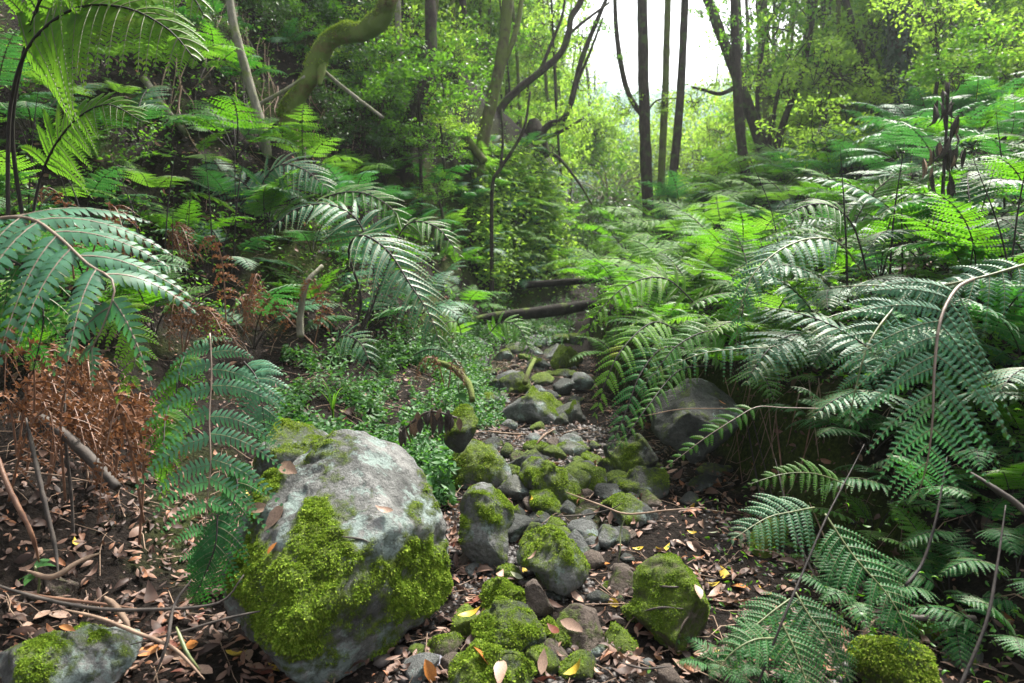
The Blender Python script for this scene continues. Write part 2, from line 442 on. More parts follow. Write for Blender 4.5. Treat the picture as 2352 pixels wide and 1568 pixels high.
# ------------------------------------------------------------------ ground
def build_ground():
    gx = np.concatenate([-np.geomspace(70, 6, 34), np.arange(-5.9, -2.6, .12), np.arange(-2.6, 2.6, .045), np.arange(2.6, 7, .12), np.geomspace(7, 90, 38)])
    gy = np.concatenate([np.arange(-6, .8, .4), np.arange(.8, 6, .045), np.arange(6, 16, .12), np.geomspace(16, 190, 80)])
    X, Y = np.meshgrid(gx, gy)
    Z = terr(X, Y)
    V = np.stack([X, Y, Z], -1).reshape(-1, 3)
    nx, ny = len(gx), len(gy)
    i = np.arange(ny - 1)[:, None] * nx; j = np.arange(nx - 1)[None, :]
    Q = np.stack([i + j, i + j + 1, i + nx + j + 1, i + nx + j], -1).reshape(-1, 4)
    o = link('ground', make_mesh('ground', V, [Q], [M['soil']], smooth=True))
    tag(o, 'dark soil of the wooded ravine with its dry stream bed', kind='structure')
build_ground()

# ------------------------------------------------------------------ ferns
def tpl_simple():
    V = np.array([(0, -.5, 0), (0, .5, 0), (.4, -.5, -.02), (.4, .5, -.02), (.78, -.30, -.10), (.78, .30, -.10), (1.0, .08, -.18)])
    return V, np.array([(0, 2, 3, 1), (2, 4, 5, 3)]), np.array([(4, 6, 5)])
def tpl_lobe():
    V = np.array([(0, -.62, 0), (0, .62, 0), (.25, -.46, .03), (.25, .50, .03), (.6, -.36, -.01), (.6, .44, -.01), (.85, -.14, -.09), (.85, .36, -.09), (1.02, .28, -.17)])
    return V, np.array([(0, 2, 3, 1), (2, 4, 5, 3), (4, 6, 7, 5)]), np.array([(6, 8, 7)])
def tpl_teeth(k=5):
    V, Q, T = [], [], []
    for i in range(k + 1):
        x = i / k
        V.append((x, 0, .03 - .16 * x * x))
    for s in (-1, 1):
        for i in range(k):
            x0, x1 = i / k, (i + 1) / k
            w0 = .5 * (1 - x0 ** 1.6) + .05
            b = len(V)
            V.append((x0 + .02, s * w0 * .35, -.16 * x0 * x0))
            V.append((x0 + .75 / k, s * w0 * 1.05, -.16 * x1 * x1 - .05))
            V.append((x1 + .01, s * w0 * .5, -.16 * x1 * x1))
            if s < 0:
                Q.append((i, b, b + 2, i + 1)); T.append((b, b + 1, b + 2))
            else:
                Q.append((i, i + 1, b + 2, b)); T.append((b, b + 2, b + 1))
    return np.array(V, float), np.array(Q), np.array(T)
def tpl_low():
    V = np.array([(0, -.5, 0), (0, .5, 0), (.6, .42, -.04), (1.0, 0.05, -.14), (.6, -.42, -.04)])
    return V, np.array([(0, 4, 2, 1)]), np.array([(4, 3, 2)])
TPL = dict(simple=tpl_simple(), lobe=tpl_lobe(), teeth=tpl_teeth(), low=tpl_low())

def frond_geo(path, up, Lp, pairs=14, start=.3, npl=14, style='simple', W=None, sweep=.35, droop=.25, fold=.12, stem_r=.006,
              seed=0, jitter=.08, curl=0.0, fill=1.02, prof=None, gapy=0.0, tipw=.75, sides=(1, 1)):
    r = random.Random(seed)
    path = np.asarray(path, float)
    n = len(path)
    Ls = np.concatenate([[0], np.cumsum(np.linalg.norm(np.diff(path, axis=0), axis=1))])
    Lt = Ls[-1]
    Tn = nrm(np.gradient(path, axis=0))
    up = np.asarray(up, float)
    ups = up if up.ndim == 2 else np.repeat(up[None], n, 0)
    spacing = Lt * (1 - start) / pairs
    if W is None: W = spacing * .72
    B, D, WD, NN, LEN, WID = [], [], [], [], [], []
    stems = []
    down = np.array([0, 0, -1.0])
    for i in range(pairs + 1):
        tau = (i + .3) / (pairs + .6)
        t = start + (1 - start) * tau
        s_ = t * Lt
        b = np.array([np.interp(s_, Ls, path[:, k]) for k in range(3)])
        T = nrm(np.array([np.interp(s_, Ls, Tn[:, k]) for k in range(3)]))
        u = np.array([np.interp(s_, Ls, ups[:, k]) for k in range(3)])
        Nv = nrm(u - T * (u @ T))
        pf = prof(tau) if prof else ((1 - tau) ** tipw) * (.62 + .38 * min(1, tau / .18)) + .03
        for si, side in enumerate((-1, 1)):
            if sides[si] == 0: continue
            if gapy and r.random() < gapy: continue
            Sv = np.cross(T, Nv) * side
            sw = sweep + .35 * tau + r.uniform(-jitter, jitter)
            ls = Lp * pf * r.uniform(.9, 1.1) * sides[si]
            off = r.uniform(-.25, .25) * spacing
            D0 = Sv * math.cos(sw) + T * math.sin(sw) + Nv * r.uniform(-jitter, jitter)
            m = 9
            s = np.linspace(0, 1, m)[:, None]
            dr = droop * r.uniform(.7, 1.3)
            bb = b + T * off
            pts = bb + ls * (D0 * s + T * (.12 * s * s) + (down * dr - Nv * curl) * s * s)
            tg = nrm(np.gradient(pts, axis=0))
            k = max(3, int(round(npl * (.35 + .65 * ls / Lp))))
            sk = (np.arange(k) + .6) / (k + .3)
            wid = ls / k * fill
            for q in (-1, 1):
                pb = np.stack([np.interp(sk, s[:, 0], pts[:, c]) for c in range(3)], 1)
                pt = nrm(np.stack([np.interp(sk, s[:, 0], tg[:, c]) for c in range(3)], 1))
                nn = nrm(Nv[None] - pt * (pt @ Nv)[:, None])
                if curl:
                    nn = nrm(nn + .9 * rng.normal(0, 1, nn.shape) * curl)
                side2 = np.cross(pt, nn) * q
                a = .28 + .35 * sk
                dd = side2 * np.cos(a)[:, None] + pt * np.sin(a)[:, None] - nn * (fold + rng.uniform(-.1, .1, k))[:, None]
                dd = nrm(dd)
                pw = W * (pf ** .45) * ((1 - sk ** 2.4) * .92 + .08) * (.75 + .25 * np.minimum(1, sk / .12)) * rng.uniform(.88, 1.1, k)
                B.append(pb); D.append(dd); WD.append(nrm(pt - dd * (pt * dd).sum(1)[:, None]) * q if False else nrm(pt - dd * (pt * dd).sum(1)[:, None]))
                NN.append(nrm(np.cross(dd, WD[-1])) * 1.0); LEN.append(pw); WID.append(np.full(k, wid) * (1 - .35 * sk))
                # make sure the normal points to the frond's upper side
                sg = np.sign((NN[-1] * nn).sum(1))[:, None]; NN[-1] = NN[-1] * np.where(sg == 0, 1, sg)
            stems.append((pts, stem_r * .42))
    B = np.concatenate(B); D = np.concatenate(D); WD = np.concatenate(WD); NN = np.concatenate(NN); LEN = np.concatenate(LEN); WID = np.concatenate(WID)
    tv, tq, tt = TPL[style]
    V = B[:, None, :] + tv[None, :, 0:1] * LEN[:, None, None] * D[:, None, :] + tv[None, :, 1:2] * WID[:, None, None] * WD[:, None, :] + tv[None, :, 2:3] * LEN[:, None, None] * NN[:, None, :]
    k, nv = len(B), len(tv)
    off = (np.arange(k) * nv)[:, None, None]
    blade = (V.reshape(-1, 3), [(tq[None] + off).reshape(-1, 4), (tt[None] + off).reshape(-1, 3)])
    rads = [stem_r, stem_r * .85, stem_r * .6, stem_r * .25]
    stalk = tube(path, rads, 6)
    ribs = [tube(p, [w_, w_ * .3], 3, cap=False) for p, w_ in stems]
    return blade, stalk, ribs

def add_frond(parent, geo, mat, smat, ribmat=None, loc=None, rot=None, name='frond', split=True):
    blade, stalk, ribs = geo
    ribmat = ribmat or smat
    if split:
        rv, rf = merge([blade] + ribs)
        nb_q, nb_t = len(blade[1][0]), len(blade[1][1])
        nrq = sum(len(r_[1][0]) for r_ in ribs)
        midx = np.concatenate([np.zeros(nb_q), np.ones(nrq), np.zeros(nb_t)]).astype(int)
        me = make_mesh(name, rv, rf, [mat, ribmat], midx)
        o = link(name, me, parent)
        sm = make_mesh('stipe', stalk[0], stalk[1], [smat], smooth=True)
        link('stipe', sm, o)
    else:
        rv, rf = merge([blade, stalk])
        nb_q, nb_t = len(blade[1][0]), len(blade[1][1])
        midx = np.concatenate([np.zeros(nb_q), np.ones(len(stalk[1][0])), np.zeros(nb_t), np.ones(len(stalk[1][1]))]).astype(int)
        me = make_mesh(name, rv, rf, [mat, smat], midx)
        o = link(name, me, parent)
    if loc is not None: o.location = loc
    if rot is not None: o.rotation_euler = rot
    return o

def arch_path(L, th0, th1, n=28, side=0.0, power=1.0, r=None):
    t = np.linspace(0, 1, n)
    th = th0 + (th1 - th0) * t ** power
    ds = L / (n - 1)
    x = np.concatenate([[0], np.cumsum(np.cos(th[:-1]) * ds)])
    z = np.concatenate([[0], np.cumsum(np.sin(th[:-1]) * ds)])
    y = side * L * t ** 2
    path = np.stack([x, y, z], 1)
    ups = np.stack([-np.sin(th), np.zeros(n), np.cos(th)], 1)
    return path, ups

def make_fern_proto(seed, mat, L=1.0, nf=7, style='simple', pairs=13, npl=11, smat='stem_dark', th=(1.15, -.35), split=True, start=.36, Lp=None, hidden=True):
    r = random.Random(seed)
    t = thing('fern', (0, 0, -500))
    variants = []
    for k in range(3):
        path, ups = arch_path(L * r.uniform(.85, 1.15), th[0] + r.uniform(-.15, .15), th[1] + r.uniform(-.3, .3), side=r.uniform(-.14, .14), power=1.15)
        variants.append(frond_geo(path, ups, (Lp or .30) * L, pairs, start, npl, style, stem_r=.0065 * L, seed=seed * 10 + k, droop=r.uniform(.12, .35), sweep=.25))
    first = []
    for k in range(nf):
        a = 2 * math.pi * (k + r.uniform(-.3, .3)) / nf
        tilt = r.uniform(-.3, .35)
        if k < 3:
            o = add_frond(t, variants[k], M[mat], M[smat], M['stem_green'], split=split)
            first.append(o)
        else:
            s = first[k % 3]
            o = s.copy(); COL.objects.link(o); o.parent = t
            for g in s.children:
                c = g.copy(); COL.objects.link(c); c.parent = o
        o.rotation_euler = (r.uniform(-.15, .15), tilt, a)
        sc = r.uniform(.75, 1.1)
        o.scale = (sc, sc, sc)
    return t

print('protos')
NEAR = [make_fern_proto(1, 'fern_mid', 1.0, 7), make_fern_proto(2, 'fern_dark', 1.0, 7), make_fern_proto(3, 'fern_blue', 1.05, 6, pairs=15, npl=12),
        make_fern_proto(4, 'fern_lime', .95, 6), make_fern_proto(5, 'fern_blue', .9, 7, th=(1.0, -.55))]
FAR = [make_fern_proto(21, 'fern_mid', 1.1, 8, 'low', 11, 9, split=False), make_fern_proto(22, 'fern_lime', 1.1, 8, 'low', 11, 9, split=False),
       make_fern_proto(23, 'fern_blue', 1.1, 8, 'low', 12, 9, split=False), make_fern_proto(24, 'fern_dark', 1.1, 7, 'low', 11, 9, split=False)]
DESC = {'fern_mid': 'green', 'fern_dark': 'dark green', 'fern_blue': 'silvery green', 'fern_lime': 'yellow-green'}
NEAR_M = ['fern_mid', 'fern_dark', 'fern_blue', 'fern_lime', 'fern_blue']
FAR_M = ['fern_mid', 'fern_lime', 'fern_blue', 'fern_dark']
used = set()

def put_fern(protos, mats, k, loc, yaw, s, tilt=(0, 0)):
    src = protos[k]
    if id(src) not in used:
        used.add(id(src)); o = src
        o.location = loc; o.rotation_euler = (tilt[0], tilt[1], yaw); o.scale = (s, s, s)
    else:
        o = dup(src, loc, (tilt[0], tilt[1], yaw), (s, s, s))
    size = 'small' if s < .72 else 'large' if s > 1.08 else ''
    tag(o, None, 'fern', 'wild ferns on the ravine banks')
    AUTO.append((o, (size + ' ' if size else '') + DESC[mats[k]] + ' fern', np.array(loc) + np.array([0, 0, .35 * s])))
    return o

def in_zone(u, v, zones):
    return any(a <= u <= c and b <= v <= d for a, b, c, d in zones)

LSTEP = {}
def scatter_ferns():
    pts = []
    def place(u, v, sc=(.55, .9), md=.42, side=1, pick=None):
        d, p = G(u, v)
        if d > 24 or (1080 < u < 1420 and 655 < v < 800): return False
        md = md * LSTEP.get('k', 1)
        if any((u - a) ** 2 + (v - b) ** 2 < (md * FPX / max(d, e)) ** 2 for a, b, e in pts): return False
        pts.append((u, v, d))
        s_ = rnd.uniform(*sc) * (1 + .03 * max(0, d - 6)); yaw = rnd.uniform(0, 6.28)
        loc = (p[0], p[1], p[2] - .03)
        tl = (rnd.uniform(-.12, .12), side * rnd.uniform(-.02, .28))
        if d < 6.6:
            k = pick if pick is not None else rnd.choices([0, 1, 2, 3, 4], [4, 2, 2.5, 3, 2] if side > 0 else [5, 3, 1.5, 3, 1])[0]
            put_fern(NEAR, NEAR_M, k, loc, yaw, s_, tl)
        else:
            k = {0: 0, 1: 3, 2: 2, 3: 1, 4: 2}[pick] if pick is not None else rnd.choices([0, 1, 2, 3], [3, 3.4, 2.2, 1])[0]
            put_fern(FAR, FAR_M, k, loc, yaw, s_, tl)
        return True
    # spots seen to hold a fern of their own
    for u, v, lo, hi, k in [(1400, 730, .6, .7, 3), (1470, 760, .6, .75, 0), (1530, 800, .55, .7, 1), (1590, 830, .55, .7, 0), (1650, 800, .6, .7, 3), (1420, 830, .5, .6, 0), (1380, 780, .5, .6, 3), (1500, 700, .7, .8, 3), (1600, 730, .7, .8, 0),
                            (2260, 1240, .3, .4, 1), (2335, 1340, .3, .4, 1), (2190, 1390, .26, .36, 1), (2140, 1310, .28, .36, 0), (2310, 1490, .28, .36, 1), (2010, 1230, .28, .36, 0), (2100, 1170, .35, .45, 1), (2330, 1170, .35, .5, 0), (1760, 1545, .2, .26, 1), (1660, 1540, .18, .24, 1), (1950, 1390, .24, .3, 1), (1880, 1290, .24, .3, 0), (2350, 1050, .4, .5, 0), (2240, 1090, .35, .45, 1), (1900, 1000, .4, .5, 1), (1800, 880, .4, .5, 0), (2000, 1040, .4, .5, 1)]:
        place(u, v, (lo, hi), .1, -1, k)
    for x, y, s_, k in [(.95, 4.0, .85, 0), (1.15, 4.2, 1.0, 3), (1.35, 4.6, 1.05, 0), (.85, 4.6, .85, 3), (1.05, 5.0, 1.0, 3), (1.4, 5.2, 1.1, 0), (.8, 5.3, .9, 0), (1.1, 5.8, 1.05, 3), (1.6, 4.1, .95, 4), (1.75, 4.9, 1.1, 3), (1.5, 5.9, 1.1, 0), (1.95, 4.4, 1.0, 0), (.9, 6.2, .9, 3), (2.1, 5.4, 1.1, 4), (2.3, 4.0, .95, 1)]:
        x += .42; z = gz(x, y); u, v, d = proj((x, y, z)); pts.append((u, v, d))
        put_fern(NEAR, NEAR_M, k, (x, y, z - .03), rnd.uniform(0, 6.28), s_ * .85, (rnd.uniform(-.1, .1), rnd.uniform(-.3, 0)))
    for _ in range(60):
        u = rnd.uniform(1090, 1320); v = rnd.uniform(np.interp(u, [1090, 1236, 1320], [300, 345, 470]), 650)
        place(u, v, (.36, .6), .17, 1, rnd.choice([3, 3, 3, 4, 2, 0]))
    for _ in range(26):
        u = rnd.uniform(200, 960)
        place(u, rnd.uniform(20, 260), (.45, .7), .3, 1, rnd.choice([0, 1, 1, 4, 3]))
    n = t = 0
    LSTEP['k'] = .85
    while n < 70 and t < 12000:                    # left bank
        t += 1
        u = rnd.uniform(-120, 1325)
        v0 = np.interp(u, [-100, 300, 480, 640, 900, 1000, 1325], [230, 230, 330, 400, 400, 420, 470])
        v1 = np.interp(u, [-100, 350, 650, 1000, 1100, 1325], [880, 800, 800, 790, 740, 650])
        v = rnd.uniform(v0, v1)
        if 400 < u < 640 and 620 < v < 790: continue
        if u < 330 and v > 760 and rnd.random() < .7: continue
        if 1000 < u < 1325 and 400 < v < 660:
            n += place(u, v, (.36, .6), .2, 1, rnd.choice([3, 3, 4, 2, 0]))
        else:
            n += place(u, v, pick=rnd.choice([2, 4, 4, 0]) if (560 < u < 1000 and rnd.random() < .6) else None)
    n = t = 0
    while n < 112 and t < 12000:                    # right bank
        t += 1
        u = rnd.uniform(1335, 2500)
        v0 = np.interp(u, [1330, 1700, 2352, 2500], [530, 430, 240, 200])
        v1 = np.interp(u, [1330, 1500, 1700, 1900, 2500], [700, 800, 850, 980, 1100])
        n += place(u, rnd.uniform(v0, v1), (.6, 1.0), .31, -1, rnd.choices([None, 3, 0], [2, 2, 1])[0] if u < 1850 else rnd.choice([0, 0, 2, 4, 4, 1]))
    print('ferns', len(pts))
scatter_ferns()

# ---- the large ferns one can tell apart, each from its own measured stalk
TOCAM = np.array([0, -.72, .7])
def key_fern(label, fronds):
    """fronds: list of dicts with path [(u, v, depth)...] and frond settings"""
    p0 = P(*fronds[0]['path'][0])
    root = thing('fern', tuple(p0), label, 'fern', 'large ferns near the stream')
    for i, f in enumerate(fronds):
        f = dict(f)
        pts = np.array([P(*q) for q in f.pop('path')]) - p0
        path = spline(pts, 36)
        mat = f.pop('mat'); sm = f.pop('stem', 'stem_dark'); rb = f.pop('rib', 'stem_green')
        up = np.asarray(f.pop('up', TOCAM), float)
        geo = frond_geo(path, up, seed=rnd.randrange(9999), **f)
        add_frond(root, geo, M[mat], M[sm], M[rb])
    return root

key_fern('tall bright lime fern arching over the upper slope on a thick black stalk', [
    dict(path=[(22, 600, 2.9), (18, 400, 2.9), (26, 230, 2.85), (70, 100, 2.75), (170, 20, 2.65), (290, 18, 2.55), (390, 70, 2.5), (450, 140, 2.48)], mat='fern_lime', Lp=.40, pairs=17, start=.48, npl=22, W=.062, style='lobe', up=(.25, -.8, .55), droop=.5, sweep=.25, stem_r=.009, fill=1.25),
    dict(path=[(60, 620, 3.1), (90, 420, 3.1), (150, 300, 3.0), (240, 240, 2.9), (330, 280, 2.85)], mat='fern_lime', Lp=.28, pairs=15, start=.40, npl=18, W=.04, style='lobe', up=(.25, -.8, .55), droop=.4, stem_r=.007),
    dict(path=[(60, 560, 3.0), (30, 260, 2.9), (120, -60, 2.7), (260, -90, 2.5), (420, -30, 2.45), (470, 40, 2.45)], mat='fern_lime', Lp=.34, pairs=15, start=.45, npl=20, W=.052, fill=1.2, style='lobe', up=(.25, -.8, .55), droop=.45, stem_r=.009)])
key_fern('broad grey-green fern with large drooping notched leaflets', [
    dict(path=[(-130, 640, 2.25), (-40, 520, 2.1), (60, 500, 1.98), (130, 540, 1.9), (200, 605, 1.84), (262, 650, 1.8), (240, 740, 1.78), (205, 810, 1.78)], mat='fern_teal', Lp=.40, pairs=8, start=.22, npl=17, W=.06, style='lobe', stem='stem_pale', rib='stem_pale', up=(0, -.45, .9), droop=.5, sweep=.3, stem_r=.007, fill=1.1, tipw=.5),
    dict(path=[(-120, 700, 2.4), (-20, 600, 2.2), (60, 620, 2.1), (100, 720, 2.05), (75, 860, 2.05)], mat='fern_dark', Lp=.2, pairs=9, start=.25, npl=11, W=.045, style='lobe', droop=.6, stem_r=.006)])
key_fern('blue-green fern hanging straight down its pale stalk beside the big boulder', [
    dict(path=[(482, 765, 2.35), (486, 860, 2.3), (481, 960, 2.25), (484, 1060, 2.2), (476, 1150, 2.2), (468, 1240, 2.22), (455, 1320, 2.25)], mat='fern_teal', Lp=.235, pairs=10, start=.04, npl=15, W=.036, style='lobe', stem='stem_pale', up=(0, -.95, .3), droop=.42, sweep=-.05, stem_r=.003, fill=.82, jitter=.14, tipw=.5,
         prof=lambda t: (.55 + .45 * min(1, t / .2)) * (1 - max(0, t - .45) / .58) ** .8 + .02),
    dict(path=[(430, 800, 2.7), (410, 860, 2.6), (400, 960, 2.55), (385, 1070, 2.5), (370, 1140, 2.5)], mat='fern_mid', Lp=.16, pairs=11, start=.05, npl=13, W=.03, style='lobe', up=(-.2, -.9, .35), droop=.45, stem_r=.003),
    dict(path=[(560, 830, 2.75), (590, 870, 2.65), (605, 950, 2.6), (610, 1030, 2.6)], mat='fern_teal', Lp=.15, pairs=10, start=.05, npl=12, W=.03, style='lobe', up=(.2, -.9, .35), droop=.4, stem_r=.003),
    dict(path=[(500, 1180, 2.2), (495, 1250, 2.16), (470, 1320, 2.15), (440, 1380, 2.15)], mat='fern_dark', Lp=.13, pairs=11, start=.05, npl=12, W=.028, style='lobe', up=(0, -.95, .3), droop=.5, stem_r=.003),
    dict(path=[(520, 1060, 2.3), (545, 1110, 2.25), (520, 1190, 2.2), (490, 1260, 2.2)], mat='fern_dark', Lp=.11, pairs=10, start=.1, npl=11, W=.022, style='lobe', up=(0, -.95, .3), droop=.3, stem_r=.003),
    dict(path=[(400, 900, 2.6), (380, 960, 2.5), (375, 1050, 2.4), (365, 1120, 2.4)], mat='fern_mid', Lp=.12, pairs=9, start=.1, npl=11, W=.026, style='lobe', up=(0, -.95, .3), droop=.3, stem_r=.003)])
key_fern('yellow-green fern glowing behind the dead brown fronds', [
    dict(path=[(215, 690, 2.5), (270, 720, 2.4), (310, 790, 2.35), (300, 870, 2.3), (265, 920, 2.3)], mat='fern_lime', Lp=.14, pairs=10, start=.1, npl=12, W=.024, style='lobe', up=(0, -.8, .6), droop=.3, stem_r=.003),
    dict(path=[(230, 700, 2.6), (180, 700, 2.5), (120, 730, 2.4), (85, 770, 2.35)], mat='fern_lime', Lp=.12, pairs=9, start=.1, npl=12, W=.02, style='lobe', up=(0, -.8, .6), droop=.3, stem_r=.003)])
key_fern('silvery fern cascading in steps from black stalks above the ground cover', [
    dict(path=[(800, 800, 4.7), (830, 690, 4.7), (800, 580, 4.6), (830, 540, 4.5), (890, 575, 4.4), (940, 650, 4.3), (985, 720, 4.25), (1015, 800, 4.2)], mat='fern_blue', Lp=.40, pairs=15, start=.42, npl=18, W=.036, style='simple', up=(.1, -.45, .9), droop=.4, stem_r=.01),
    dict(path=[(810, 800, 4.8), (860, 660, 4.8), (830, 520, 4.8), (760, 470, 4.7), (680, 480, 4.6), (620, 530, 4.5)], mat='fern_blue', Lp=.38, pairs=14, start=.42, npl=17, W=.036, style='simple', up=(-.1, -.45, .9), droop=.4, stem_r=.01),
    dict(path=[(820, 800, 4.9), (880, 640, 5.0), (930, 520, 5.0), (1000, 520, 4.9), (1060, 590, 4.8)], mat='fern_mid', Lp=.3, pairs=13, start=.4, npl=15, W=.036, style='simple', up=(.1, -.5, .9), droop=.35, stem_r=.009)])
key_fern('pale silvery fern spread flat below the crooked mossy trunk', [
    dict(path=[(640, 560, 6.2), (600, 440, 6.1), (640, 380, 6.0), (700, 390, 5.9), (760, 440, 5.8)], mat='fern_blue', Lp=.45, pairs=13, start=.3, npl=15, W=.042, style='simple', up=(0, -.6, .8), droop=.35, stem_r=.009),
    dict(path=[(650, 560, 6.3), (560, 420, 6.2), (480, 410, 6.1), (420, 450, 6.0)], mat='fern_blue', Lp=.4, pairs=12, start=.3, npl=14, W=.042, style='simple', up=(0, -.6, .8), droop=.35, stem_r=.009),
    dict(path=[(660, 560, 6.2), (720, 470, 6.0), (810, 440, 5.8), (890, 470, 5.7), (940, 540, 5.6)], mat='fern_mid', Lp=.4, pairs=13, start=.3, npl=14, W=.04, style='simple', up=(0, -.6, .8), droop=.35, stem_r=.009)])
key_fern('great blue-green fern with a pale curved stalk hanging over the dry canes', [
    dict(path=[(2235, 640, 2.15), (2195, 665, 2.08), (2160, 735, 2.0), (2146, 850, 1.95), (2142, 960, 1.93), (2130, 1060, 1.95), (2108, 1140, 2.0)], mat='fern_teal', Lp=.34, pairs=13, start=.14, npl=20, W=.035, style='teeth', stem='stem_pale', up=(-.05, -.93, .35), droop=.30, sweep=.42, stem_r=.006, fill=.95, tipw=.7, fold=.2),
    dict(path=[(2110, 660, 2.35), (2060, 700, 2.3), (2000, 780, 2.2), (1968, 880, 2.15), (1950, 975, 2.15)], mat='fern_teal', Lp=.2, pairs=11, start=.08, npl=16, W=.026, style='teeth', up=(-.2, -.85, .5), droop=.3, sweep=.4, stem_r=.005, fold=.2, stem='stem_green'),
    dict(path=[(1900, 660, 2.5), (2000, 655, 2.4), (2120, 660, 2.3), (2240, 640, 2.2), (2380, 600, 2.15)][::-1], mat='fern_teal', Lp=.17, pairs=13, start=.05, npl=14, W=.026, style='teeth', up=(0, -.55, .85), droop=.45, sweep=.2, stem_r=.005, fold=.2, stem='stem_green')])
key_fern('long feathery fern bowing down toward the stream from the right bank', [
    dict(path=[(1990, 640, 3.9), (1930, 560, 3.8), (1860, 548, 3.7), (1790, 575, 3.55), (1730, 630, 3.45), (1700, 710, 3.4), (1690, 800, 3.4)], mat='fern_blue', Lp=.27, pairs=15, start=.2, npl=14, W=.032, style='simple', up=(-.35, -.6, .7), droop=.45, sweep=.5, stem_r=.006, stem='stem_green'),
    dict(path=[(2000, 660, 4.0), (1960, 520, 4.0), (1900, 470, 3.9), (1830, 480, 3.8), (1770, 530, 3.7)], mat='fern_mid', Lp=.25, pairs=13, start=.3, npl=13, W=.03, style='simple', up=(-.3, -.6, .7), droop=.4, stem_r=.006)])
key_fern('dense green fern drooping over the stream edge above the dark boulders', [
    dict(path=[(1560, 760, 4.2), (1500, 740, 4.0), (1430, 800, 3.8), (1390, 880, 3.7), (1365, 960, 3.65)], mat='fern_lime', Lp=.24, pairs=14, start=.1, npl=15, W=.028, style='simple', up=(-.3, -.7, .6), droop=.3, stem_r=.005),
    dict(path=[(1580, 800, 4.1), (1520, 800, 3.9), (1470, 860, 3.75), (1440, 940, 3.65), (1400, 1030, 3.55)], mat='fern_dark', Lp=.22, pairs=14, start=.1, npl=15, W=.028, style='simple', up=(-.2, -.8, .5), droop=.35, stem_r=.005),
    dict(path=[(1600, 700, 4.3), (1530, 640, 4.2), (1450, 650, 4.1), (1380, 710, 4.0), (1330, 790, 3.95)], mat='fern_lime', Lp=.26, pairs=14, start=.1, npl=15, W=.03, style='simple', up=(-.3, -.6, .7), droop=.3, stem_r=.005),
    dict(path=[(1720, 800, 4.0), (1640, 760, 3.9), (1560, 790, 3.75), (1500, 860, 3.65), (1470, 900, 3.6)], mat='fern_mid', Lp=.2, pairs=14, start=.1, npl=14, W=.026, style='simple', up=(-.2, -.7, .6), droop=.35, stem_r=.005),
    dict(path=[(1640, 840, 3.9), (1560, 850, 3.75), (1490, 930, 3.5), (1440, 1000, 3.4), (1400, 1050, 3.35)], mat='fern_mid', Lp=.12, pairs=14, start=.1, npl=12, W=.018, style='simple', up=(-.2, -.8, .5), droop=.4, stem_r=.004)])
key_fern('small pale fern tip reaching out before the dark hollow', [
    dict(path=[(1890, 938, 2.9), (1800, 936, 2.85), (1740, 934, 2.8), (1690, 960, 2.75), (1620, 1005, 2.7), (1560, 1050, 2.66), (1520, 1078, 2.64)], mat='fern_mid', Lp=.10, pairs=11, start=.42, npl=11, W=.016, style='simple', up=(-.1, -.8, .6), droop=.3, stem='stem_pale', stem_r=.0022, sides=(.55, 1))])
key_fern('glossy dark fern sprawling at the stream edge on a long black stalk', [
    dict(path=[(1870, 1165, 2.25), (1820, 1175, 2.2), (1760, 1190, 2.15), (1680, 1240, 2.08)], mat='fern_blue', Lp=.16, pairs=11, start=.05, npl=15, W=.019, style='teeth', up=(0, -.6, .8), droop=.35, stem='stem_green', stem_r=.003, fold=.2),
    dict(path=[(1895, 1180, 2.2), (1960, 1276, 2.1), (2034, 1360, 2.02), (2075, 1430, 1.98), (2094, 1505, 1.96)], mat='fern_dark', Lp=.18, pairs=14, start=.1, npl=15, W=.022, style='teeth', up=(.1, -.7, .7), droop=.2, stem='stem_green', stem_r=.0035, fold=.2),
    dict(path=[(1827, 1360, 2.0), (1860, 1415, 1.95), (1905, 1475, 1.9), (1955, 1570, 1.87)], mat='fern_dark', Lp=.14, pairs=12, start=.05, npl=14, W=.02, style='teeth', up=(.05, -.7, .7), droop=.2, stem='stem_green', stem_r=.003, fold=.2),
    dict(path=[(1795, 1430, 1.92), (1825, 1490, 1.87), (1850, 1560, 1.83), (1870, 1620, 1.8)], mat='fern_dark', Lp=.12, pairs=11, start=.05, npl=13, W=.019, style='teeth', up=(.05, -.7, .7), droop=.2, stem='stem_green', stem_r=.003, fold=.2),
    dict(path=[(1815, 1375, 2.0), (1780, 1400, 1.97), (1730, 1440, 1.93), (1690, 1470, 1.9)], mat='fern_dark', Lp=.11, pairs=10, start=.05, npl=12, W=.018, style='teeth', up=(-.05, -.6, .8), droop=.25, stem='stem_green', stem_r=.003, fold=.2),
    dict(path=[(1780, 1465, 1.9), (1730, 1470, 1.87), (1680, 1500, 1.85), (1640, 1550, 1.83)], mat='fern_dark', Lp=.10, pairs=10, start=.05, npl=12, W=.018, style='teeth', up=(-.05, -.6, .8), droop=.25, stem='stem_green', stem_r=.003, fold=.2)])
key_fern('short bright fern frond tilted over the stone below the dark hollow', [
    dict(path=[(1960, 1120, 2.5), (1900, 1095, 2.45), (1850, 1085, 2.4), (1790, 1090, 2.36), (1720, 1112, 2.32)], mat='fern_mid', Lp=.10, pairs=11, start=.15, npl=12, W=.016, style='teeth', up=(0, -.7, .7), droop=.35, stem='stem_green', stem_r=.0025)])
